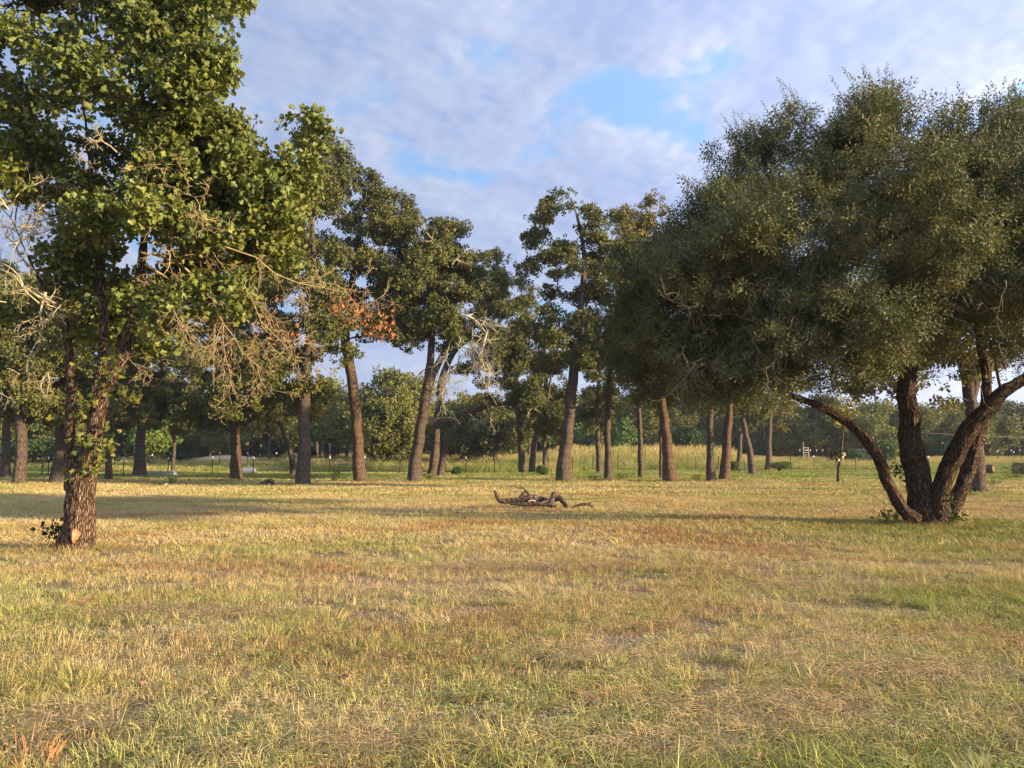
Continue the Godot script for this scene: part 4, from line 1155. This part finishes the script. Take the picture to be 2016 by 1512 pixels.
func bush(label: String, px: float, d: float, py: float, rx: float, ry: float, light: float, yellow: float) -> void:
	rng.seed = hash(label)
	var base := spot(px, d)
	var c := pt(px, py, d) - base
	var ex := rx / F * d
	var ey := ry / F * d
	var root := thing("bush" if d > 60.0 else "weed_clump", label, "bush" if d > 60.0 else "weeds", base, "bushes beyond the fence" if d > 60.0 else "weeds and shrubs on the mown ground")
	var g := Geo.new()
	var cl := Cloud.new()
	var near := d < 60.0
	var n := 260 if not near else (26 if d < 20.0 else 60)
	var size := clampf(ey * 0.55, 0.25, 1.0) if not near else clampf(ey * 0.7, 0.2, 0.6)
	var tint := shade(light, yellow)
	var lump := []
	for k in 7: lump.append([c + rball() * Vector3(ex, ey, ex) * 0.65, rf(0.35, 0.6)])
	for k in n:
		var q: Array = lump[rng.randi() % 7]
		var p: Vector3 = q[0] + rdir() * Vector3(ex, ey, ex) * q[1] * rf(0.5, 1.15)
		if p.y < 0.03: p.y = rf(0.03, 0.1)
		if d < 20.0:
			if k % 6 == 0: dead_branch(g, Vector3(p.x * 0.3, 0, p.z * 0.3), p * Vector3(0.7, 1, 0.7), p.length(), 0.007, 2, 0.1, Color(0.4, 0.35, 0.28))
		elif near and k % 3 == 0:
			tube(g, PackedVector3Array([p * Vector3(0.2, 0, 0.2), p * Vector3(0.7, 0.5, 0.7), p]), PackedFloat32Array([0.009, 0.007, 0.004]), 3)
		if d < 20.0:
			for u in 3: cl.add(p + rball() * 0.12, leaf_basis(p - c + Vector3.UP * ey + rdir() * ey * 1.5, rdir(), rf(0.045, 0.095)), tint * rf(0.6, 1.3))
		else: cl.add(p, leaf_basis(p - c + Vector3.UP * ey + rdir() * ey, rdir(), size * rf(0.7, 1.2)), tint * rf(0.8, 1.2))
	if not near:
		for k in 5:
			var p := c + rball() * Vector3(ex, ey, ex) * 0.6
			tube(g, PackedVector3Array([Vector3(p.x * 0.2, -0.1, p.z * 0.2), p * Vector3(0.7, 0.5, 0.7), p]), PackedFloat32Array([0.06, 0.04, 0.02]), 5)
	if g.v.size(): put("stems", g.mesh(), M.branch, root, "stuff")
	copies("foliage", cl, S.far[0] if not near else (S.leaf if d < 20.0 else S.oak[0]), M.leaf_bush, root)

# ---------------------------------------------------------------- fences
func post_mesh() -> ArrayMesh:      # a steel T-post
	var g := Geo.new()
	box(g, Vector3(0, 0.72, 0), Vector3(0.065, 1.44, 0.012))
	box(g, Vector3(0, 0.72, -0.031), Vector3(0.014, 1.44, 0.05))
	return g.mesh()

func box(g: Geo, c: Vector3, s: Vector3, b := Basis()) -> void:
	for ax in 3:
		for sg in [-1.0, 1.0]:
			var nn := Vector3.ZERO
			nn[ax] = sg
			var u := Vector3.ZERO
			u[(ax + 1) % 3] = 1.0
			var v := nn.cross(u)
			var f := g.v.size()
			for q in [[-1, -1], [1, -1], [1, 1], [-1, 1]]:
				g.v.append(c + b * ((nn + u * q[0] + v * q[1]) * s * 0.5))
				g.n.append((b * nn).normalized())
				g.uv.append(Vector2(q[0], q[1]) * 0.5)
				g.c.append(Color.WHITE)
			g.i.append_array([f, f + 2, f + 1, f, f + 3, f + 2])

func fences() -> void:
	var pm := post_mesh()
	var tg := Geo.new()
	box(tg, Vector3(0, 1.37, -0.02), Vector3(0.085, 0.20, 0.09))
	var tip := tg.mesh()
	var F1 := thing("wire_fence", "wire fence on dark white-tipped steel posts along the edge of the tall grass", "fence", Vector3.ZERO)
	var prev := Vector3.ZERO
	var wires := [Geo.new(), Geo.new(), Geo.new(), Geo.new()]
	var k := 0
	rng.seed = 64
	for px in [-70, 10, 82, 95, 103, 168, 243, 330, 418, 498, 572, 648, 717, 787, 852, 917, 974, 1030, 1079, 1127, 1167, 1216, 1264, 1318, 1370, 1415, 1466, 1510, 1558, 1603, 1648, 1686, 1740, 1778, 1830, 1890]:
		var d := 60.0
		for it in 8: d = fence_d((px - 1008.0) / F * d)
		var p := spot(px, d)
		var wooden: bool = px in [82, 1686]
		var o: MeshInstance3D
		if wooden:
			var g := Geo.new()
			tube(g, PackedVector3Array([Vector3(0, -0.1, 0), Vector3(0, 0.7, 0), Vector3(0.02, 1.3, 0)]), PackedFloat32Array([0.075, 0.07, 0.065]), 9, 0.0, [], true)
			o = put("wooden_post", g.mesh(), M.wood_post, F1)
		else:
			o = put("fence_post", pm, M.post_steel, F1)
			if px < 1060 or px > 1600: put("white_tip", tip, M.white_paint, o)
		o.position = p
		o.rotation = Vector3(rf(-0.03, 0.03), rf(-0.3, 0.3), rf(-0.035, 0.035))
		if k > 0:
			for w in 4:
				var h: float = [0.35, 0.65, 0.95, 1.22][w]
				tube(wires[w], PackedVector3Array([prev + Vector3.UP * h, (prev + p) * 0.5 + Vector3.UP * (h - 0.02), p + Vector3.UP * h]), PackedFloat32Array([0.004, 0.004, 0.004]), 3)
		prev = p
		k += 1
	for w in 4: put("wire", wires[w].mesh(), M.wire, F1)
	# the further fence
	var F2 := thing("far_wire_fence", "further fence of thin posts with white tips across the field behind the first", "fence", Vector3.ZERO)
	k = 0
	wires = [Geo.new(), Geo.new()]
	for q in [[225, 84.0], [298, 86.0], [432, 92.0], [487, 92.0], [543, 92.0], [580, 88.0], [694, 92.0], [737, 100.0], [797, 96.0], [860, 108.0], [900, 112.0], [936, 112.0], [1000, 116.0]]:
		var p := spot(q[0], q[1])
		var o := put("fence_post", pm, M.post_steel, F2)
		put("white_tip", tip, M.white_paint, o)
		o.position = p
		o.rotation.z = rf(-0.04, 0.04)
		if k > 0:
			for w in 2: tube(wires[w], PackedVector3Array([prev + Vector3.UP * (0.7 + 0.5 * w), p + Vector3.UP * (0.7 + 0.5 * w)]), PackedFloat32Array([0.008, 0.008]), 3)
		prev = p
		k += 1
	for w in 2: put("wire", wires[w].mesh(), M.wire, F2)
	var F3 := thing("roadside_fence", "white-tipped fence along the pale road at the far right", "fence", Vector3.ZERO)
	for q in [[1576, 105.0], [1590, 105.0], [1597, 105.0], [1609, 105.0], [1621, 106.0], [1632, 106.0], [1965, 98.0], [1968, 112.0], [1993, 112.0], [1998, 96.0], [2010, 112.0], [2040, 100.0]]:
		var o := put("fence_post", pm, M.post_steel, F3)
		put("white_tip", tip, M.white_paint, o)
		o.position = spot(q[0], q[1])
	# rail fence
	var R := thing("rail_fence", "pale wooden rail fence seen under the arching limb", "fence", spot(980, 112.0))
	for e in [[-3.0, 0.0], [1.8, 0.0], [5.0, 0.0]]:
		var g := Geo.new()
		box(g, Vector3(e[0], 0.75, 0), Vector3(0.14, 1.7, 0.14))
		put("rail_post", g.mesh(), M.trim_pale, R)
	for h in [0.9, 1.35]:
		var g := Geo.new()
		box(g, Vector3(1.0, h, 0.09), Vector3(8.4, 0.09, 0.04))
		put("rail", g.mesh(), M.trim_pale, R)

# ---------------------------------------------------------------- the rest
func log_bar(parent: Node, called: String, pts: Array, radii: Array, m: Material, origin: Vector3) -> void:
	var g := Geo.new()
	var p := []
	for q in pts: p.append((q as Vector3) - origin + Vector3.DOWN * 0.03)
	var l := smooth_line(p, radii.map(func(r): return r * 1.5), 0.05)
	tube(g, l[0], l[1], 16, 0.012, [], true)
	g.renormal()
	put(called, g.mesh(), m, parent)

func small_things() -> void:
	rng.seed = 15
	# fallen branch
	var d := 22.2
	var at := spot(1075, d)
	var fb := thing("fallen_branch", "dark gnarled fallen branch lying in the middle of the mown grass", "branch", at)
	log_bar(fb, "limb", [pt(974, 963, d), pt(980, 978, d), pt(986, 984, d), pt(1003, 984, d), pt(1016, 983, d), pt(1030, 981, d), pt(1045, 979, d), pt(1062, 982, d), pt(1080, 985, d), pt(1090, 984, d)], [0.03, 0.045, 0.055, 0.06, 0.06, 0.075, 0.085, 0.08, 0.06, 0.05], M.bark_grey, at)
	log_bar(fb, "side_limb", [pt(1083, 994, d - 0.3), pt(1086, 984, d - 0.2), pt(1090, 972, d - 0.1), pt(1091, 966, d - 0.1)], [0.06, 0.065, 0.055, 0.035], M.bark_grey, at)
	log_bar(fb, "side_limb", [pt(1088, 984, d), pt(1100, 978, d), pt(1108, 985, d - 0.1), pt(1116, 997, d - 0.2)], [0.05, 0.065, 0.06, 0.04], M.bark_grey, at)
	log_bar(fb, "side_limb", [pt(1024, 977, d), pt(1032, 968, d), pt(1038, 966, d), pt(1042, 972, d)], [0.03, 0.03, 0.028, 0.03], M.bark_grey, at)
	log_bar(fb, "twig", [pt(1046, 975, d), pt(1037, 967, d + 0.1), pt(1031, 959, d + 0.1), pt(1020, 959, d + 0.1), pt(1012, 954, d + 0.1)], [0.03, 0.024, 0.02, 0.014, 0.01], M.bark_grey, at)
	log_bar(fb, "twig", [pt(1040, 990, d - 0.3), pt(1042, 984, d - 0.3), pt(1052, 984, d - 0.3), pt(1060, 990, d - 0.3), pt(1072, 986, d - 0.2), pt(1084, 983, d - 0.2)], [0.012, 0.018, 0.02, 0.022, 0.024, 0.026], M.pale_wood, at)
	log_bar(fb, "twig", [pt(1125, 999, d), pt(1138, 993, d), pt(1152, 990, d), pt(1162, 992, d), pt(1170, 1000, d)], [0.02, 0.032, 0.035, 0.03, 0.014], M.bark_grey, at)
	log_bar(fb, "twig", [pt(1154, 990, d), pt(1168, 986, d), pt(1182, 985, d), pt(1198, 987, d)], [0.018, 0.013, 0.011, 0.006], M.bark_grey, at)
	log_bar(fb, "side_limb", [pt(1004, 989, d - 0.3), pt(1030, 991, d - 0.35), pt(1062, 990, d - 0.4), pt(1096, 994, d - 0.4)], [0.035, 0.045, 0.05, 0.03], M.bark_grey, at)
	for k in 12:
		var g2 := Geo.new()
		dead_branch(g2, pt(rf(985, 1150), rf(980, 994), d - rf(-0.2, 0.5)) - at, Vector3(rf(-1, 1), rf(0.0, 0.45), rf(-0.4, 0.4)), rf(0.25, 0.6), rf(0.008, 0.016), 2, 0.2, Color(0.5, 0.42, 0.36) * rf(0.6, 1.3))
		put("twig", g2.mesh(), M.lichen, fb)
	at = spot(525, 40.0)
	var fb2 := thing("dead_branch_piece", "short arched dead branch on the grass left of the pale straight oak", "branch", at)
	log_bar(fb2, "limb", [pt(504, 957, 40.0), pt(514, 952, 40.0), pt(525, 947, 40.0), pt(534, 946, 40.0), pt(539, 956, 40.0)], [0.04, 0.07, 0.085, 0.08, 0.05], M.bark_oak, at)
	# white stone
	var st := SphereMesh.new()
	st.radius = 0.12; st.height = 0.2; st.radial_segments = 14; st.rings = 8
	var sa := st.get_mesh_arrays()
	var sv: PackedVector3Array = sa[Mesh.ARRAY_VERTEX]
	for k in sv.size(): sv[k] *= 1.0 + 0.5 * noise.get_noise_3d(sv[k].x * 260.0, sv[k].y * 260.0, sv[k].z * 260.0)
	sa[Mesh.ARRAY_VERTEX] = sv
	var sm := ArrayMesh.new()
	sm.add_surface_from_arrays(Mesh.PRIMITIVE_TRIANGLES, sa)
	var so := put("stone", sm, M.trim_pale, self)
	so.position = spot(326, 39.3) + Vector3.UP * 0.05
	tag(so, "pale stone between two low dark shrubs", "stone")
	# galvanised trough
	at = spot(320, 60.5)
	var tr := thing("water_trough", "low ribbed galvanised trough behind the fence by the very thin trunk", "trough", at)
	var g := Geo.new()
	for k in 24:
		var x := -1.0 + 2.0 * k / 23.0
		box(g, Vector3(x, 0.16, 0), Vector3(0.05, 0.32, 0.62 + 0.03 * (k % 2)))
	for s in [-1.0, 1.0]: box(g, Vector3(0, 0.16, 0.28 * s), Vector3(2.1, 0.30, 0.02))
	put("body", g.mesh(), M.galvanised, tr)
	g = Geo.new()
	box(g, Vector3(0.72, 0.34, 0), Vector3(0.46, 0.06, 0.66))
	put("white_cover", g.mesh(), M.white_paint, tr)
	# ribbed tank
	at = spot(489, 66.0)
	var tk := thing("round_tank", "whitish ribbed round-ended tank lying behind the straight brown trunk", "tank", at)
	g = Geo.new()
	var p := PackedVector3Array()
	var r := PackedFloat32Array()
	for k in 33:
		var x := -0.62 + 1.24 * k / 32.0
		p.append(Vector3(x, 0.22, 0))
		r.append((0.24 + 0.012 * (k % 2)) * sqrt(maxf(0.02, 1.0 - pow(absf(x) / 0.64, 6.0))))
	tube(g, p, r, 18, 0.0, [], true)
	put("body", g.mesh(), M.white_paint, tk)
	# orange and red thing by the leaning oak
	at = spot(805, 100.0)
	var ot := thing("play_slide", "small orange and red slide seen left of the leaning forked oak", "slide", at)
	g = Geo.new()
	box(g, Vector3(-0.1, 0.85, 0), Vector3(0.35, 0.5, 0.5), Basis(Vector3(0, 0, 1), -0.3))
	put("orange_top", g.mesh(), M.orange_plastic, ot)
	g = Geo.new()
	box(g, Vector3(0.25, 0.45, 0), Vector3(0.32, 1.1, 0.5), Basis(Vector3(0, 0, 1), 0.42))
	put("red_chute", g.mesh(), M.red_plastic, ot)
	# dark house
	at = spot(655, 125.0)
	var hs := thing("house", "dark house with a metal roof half hidden by slim trunks at the wood's edge", "house", at)
	g = Geo.new(); box(g, Vector3(0, 1.6, -2.5), Vector3(9.5, 3.2, 5.0)); put("wall", g.mesh(), M.dark_wall, hs)
	for s in [-1.0, 1.0]:
		g = Geo.new(); box(g, Vector3(0, 4.05, -2.5 + 1.45 * s), Vector3(10.2, 0.14, 3.4), Basis(Vector3(1, 0, 0), 0.5 * s)); put("roof", g.mesh(), M.roof_metal, hs)
	for e in [[0.1, 1.9, 1.5, 1.2], [-2.4, 2.0, 0.9, 1.1], [2.9, 1.8, 0.8, 1.6]]:
		g = Geo.new(); box(g, Vector3(e[0], e[1], 0.03), Vector3(e[2] + 0.2, e[3] + 0.2, 0.05))
		var wn := put("window", g.mesh(), M.trim_pale, hs)
		g = Geo.new(); box(g, Vector3(e[0], e[1], 0.06), Vector3(e[2], e[3], 0.03)); put("pane", g.mesh(), M.pane_teal, wn)
	# plank ladder
	at = spot(1588, 108.0)
	var ld := thing("plank_ladder", "pale wooden plank ladder against the far trees", "ladder", at)
	for s in [-1.0, 1.0]:
		g = Geo.new(); box(g, Vector3(0.36 * s, 1.0 + 0.25 * s * -1.0, 0), Vector3(0.1, 2.2 - 0.5 * s, 0.1)); put("side_rail", g.mesh(), M.trim_pale, ld)
	for k in 5:
		g = Geo.new(); box(g, Vector3(0, 0.35 + 0.34 * k, 0.07), Vector3(0.9, 0.1, 0.04)); put("rung", g.mesh(), M.trim_pale, ld)
	# brush pile
	at = spot(1708, 100.0)
	var bp := thing("brush_pile", "heap of grey cut branches beyond the fence left of the thin slanting stem", "brush pile", at)
	for k in 120:
		var x := rng.randfn() * 1.1
		var top := 1.75 * exp(-x * x * 0.55)
		var c := Vector3(x, rf(0.05, maxf(0.2, top)), rng.randfn() * 0.7)
		var dir := Vector3(1, rf(-0.28, 0.22), rf(-0.8, 0.8)).normalized() * rf(0.5, 1.1)
		g = Geo.new()
		tube(g, PackedVector3Array([c - dir, c + rdir() * 0.08, c + dir]), PackedFloat32Array([0.09, 0.08, 0.05]), 7, 0.0, [], true)
		put("cut_branch", g.mesh(), M.grey_log if k % 3 else M.cut_log, bp)
	# cut logs at the right
	for q in [[1944, 66.0, 0.42, 0.9, "round cut log end right of the large pale oak"], [2012, 62.0, 0.5, 1.1, "cut log lying at the right edge of the picture"]]:
		at = spot(q[0], q[1])
		var lg := thing("cut_log", q[4], "log", at, "cut logs in the sunny field")
		g = Geo.new()
		var ax := Vector3(0.6, 0, 0.8)
		tube(g, PackedVector3Array([Vector3(0, q[2], 0) - ax * q[3] * 0.5, Vector3(0, q[2], 0), Vector3(0, q[2], 0) + ax * q[3] * 0.5]), PackedFloat32Array([q[2], q[2] * 0.98, q[2]]), 20, 0.02, [], true)
		put("bark", g.mesh(), M.bark_oak, lg)
		g = Geo.new()
		tube(g, PackedVector3Array([Vector3(0, q[2], 0) + ax * q[3] * 0.5, Vector3(0, q[2], 0) + ax * (q[3] * 0.5 + 0.015)]), PackedFloat32Array([q[2] * 0.9, q[2] * 0.88]), 20, 0.0, [], true)
		put("cut_face", g.mesh(), M.cut_log, lg)
	# sapling with a cream scrap
	at = spot(1650, 43.0)
	var sp := thing("sapling", "thin leaning sapling trunk with a cream torn scrap caught on it", "sapling", at)
	g = Geo.new()
	var pts := []
	for q in [[1650, 950], [1651, 925], [1655, 900], [1658, 870], [1661, 830], [1668, 790]]: pts.append(pt(q[0], q[1], 43.0) - at)
	var l := smooth_line(pts, [0.11, 0.085, 0.08, 0.06, 0.045, 0.02], 0.15)
	tube(g, l[0], l[1], 12)
	put("trunk", g.mesh(), M.bark_grey, sp)
	var cl := Cloud.new()
	for k in 40: cl.add((pts[4] as Vector3).lerp(pts[5], rng.randf()) + rdir() * 0.5, leaf_basis(rdir(), rdir(), rf(0.6, 1.0)), shade(1.3, 0.7) * rf(0.8, 1.2))
	for k in 26: cl.add((pts[2] as Vector3) + Vector3(-0.3, 0.15, 0) + rball() * 0.35, leaf_basis(rdir(), rdir(), rf(0.4, 0.7)), Color(0.6, 0.4, 0.3) * rf(0.8, 1.2))
	copies("foliage", cl, S.oak[1], M.leaf_oak, sp)
	var sc := Geo.new()
	var o0 := pt(1660, 901, 42.8) - at
	for q in [[Vector3(-0.05, 0.0, 0), 0.34, 0.5], [Vector3(0.02, -0.12, 0.02), 0.2, -0.3], [Vector3(-0.32, -0.22, 0.02), 0.2, 0.7]]:
		leaf(sc, o0 + q[0], Basis(Vector3(0, 0, 1), -q[2]).scaled(Vector3.ONE * q[1]), S.lobed, 0.3, Color.WHITE)
	put("cream_scrap", sc.mesh(), M.cream, sp)
	# small white scrap of paper in the grass, pale road and sandy mound
	g = Geo.new()
	box(g, Vector3.ZERO, Vector3(0.35, 0.03, 0.2), Basis(Vector3(0, 0, 1), -0.4))
	var wsc := put("paper_scrap", g.mesh(), M.white_paint, self)
	wsc.position = spot(1090, 66.0) + Vector3.UP * 0.1
	tag(wsc, "small white scrap lying left of the tall grey oak's foot", "litter")
	var mg := Geo.new()
	var mc := spot(445, 104.0)
	for j in 7:
		for k in 25:
			var th := TAU * k / 24.0
			var rr := j / 6.0
			mg.v.append(Vector3(cos(th) * 5.5 * rr, 0.75 * (1.0 - rr * rr) - 0.06, sin(th) * 3.0 * rr))
			mg.n.append(Vector3.UP)
			mg.uv.append(Vector2(cos(th), sin(th)) * rr)
	for j in 6:
		for k in 24:
			var q := j * 25 + k
			mg.i.append_array([q, q + 25, q + 1, q + 1, q + 25, q + 26])
	mg.renormal()
	for k in mg.n.size():
		if mg.n[k].y < 0.0: mg.n[k] = -mg.n[k]
	var mo := put("sand_mound", mg.mesh(), M.sand, self)
	mo.position = mc
	tag(mo, "low pale sandy mound in front of the far wood", "mound")
	var rg := Geo.new()
	for k in 21:
		var x := 40.0 + 6.0 * k
		for s in [0.0, 5.0]:
			rg.v.append(Vector3(x, rise(x, 121.0 + s) + 0.06, -121.0 - s))
			rg.n.append(Vector3.UP)
			rg.uv.append(Vector2(x, s))
	for k in 20:
		var q := k * 2
		rg.i.append_array([q, q + 1, q + 2, q + 2, q + 1, q + 3])
	tag(put("road", rg.mesh(), M.trim_pale, self, "structure"), "pale road at the far right behind the field", "road")
	# overhead wire
	g = Geo.new()
	var wp := PackedVector3Array()
	var wr := PackedFloat32Array()
	for k in 25:
		var t := k / 24.0
		wp.append(Vector3(lerpf(50.0, 130.0, t), 5.6 - 1.6 * sin(PI * t) + 0.4 * t, -112.0 - 6.0 * t))
		wr.append(0.018)
	tube(g, wp, wr, 5)
	var ow := put("overhead_wire", g.mesh(), M.trim_pale, self)
	tag(ow, "single pale overhead wire crossing before the far trees at right", "wire")
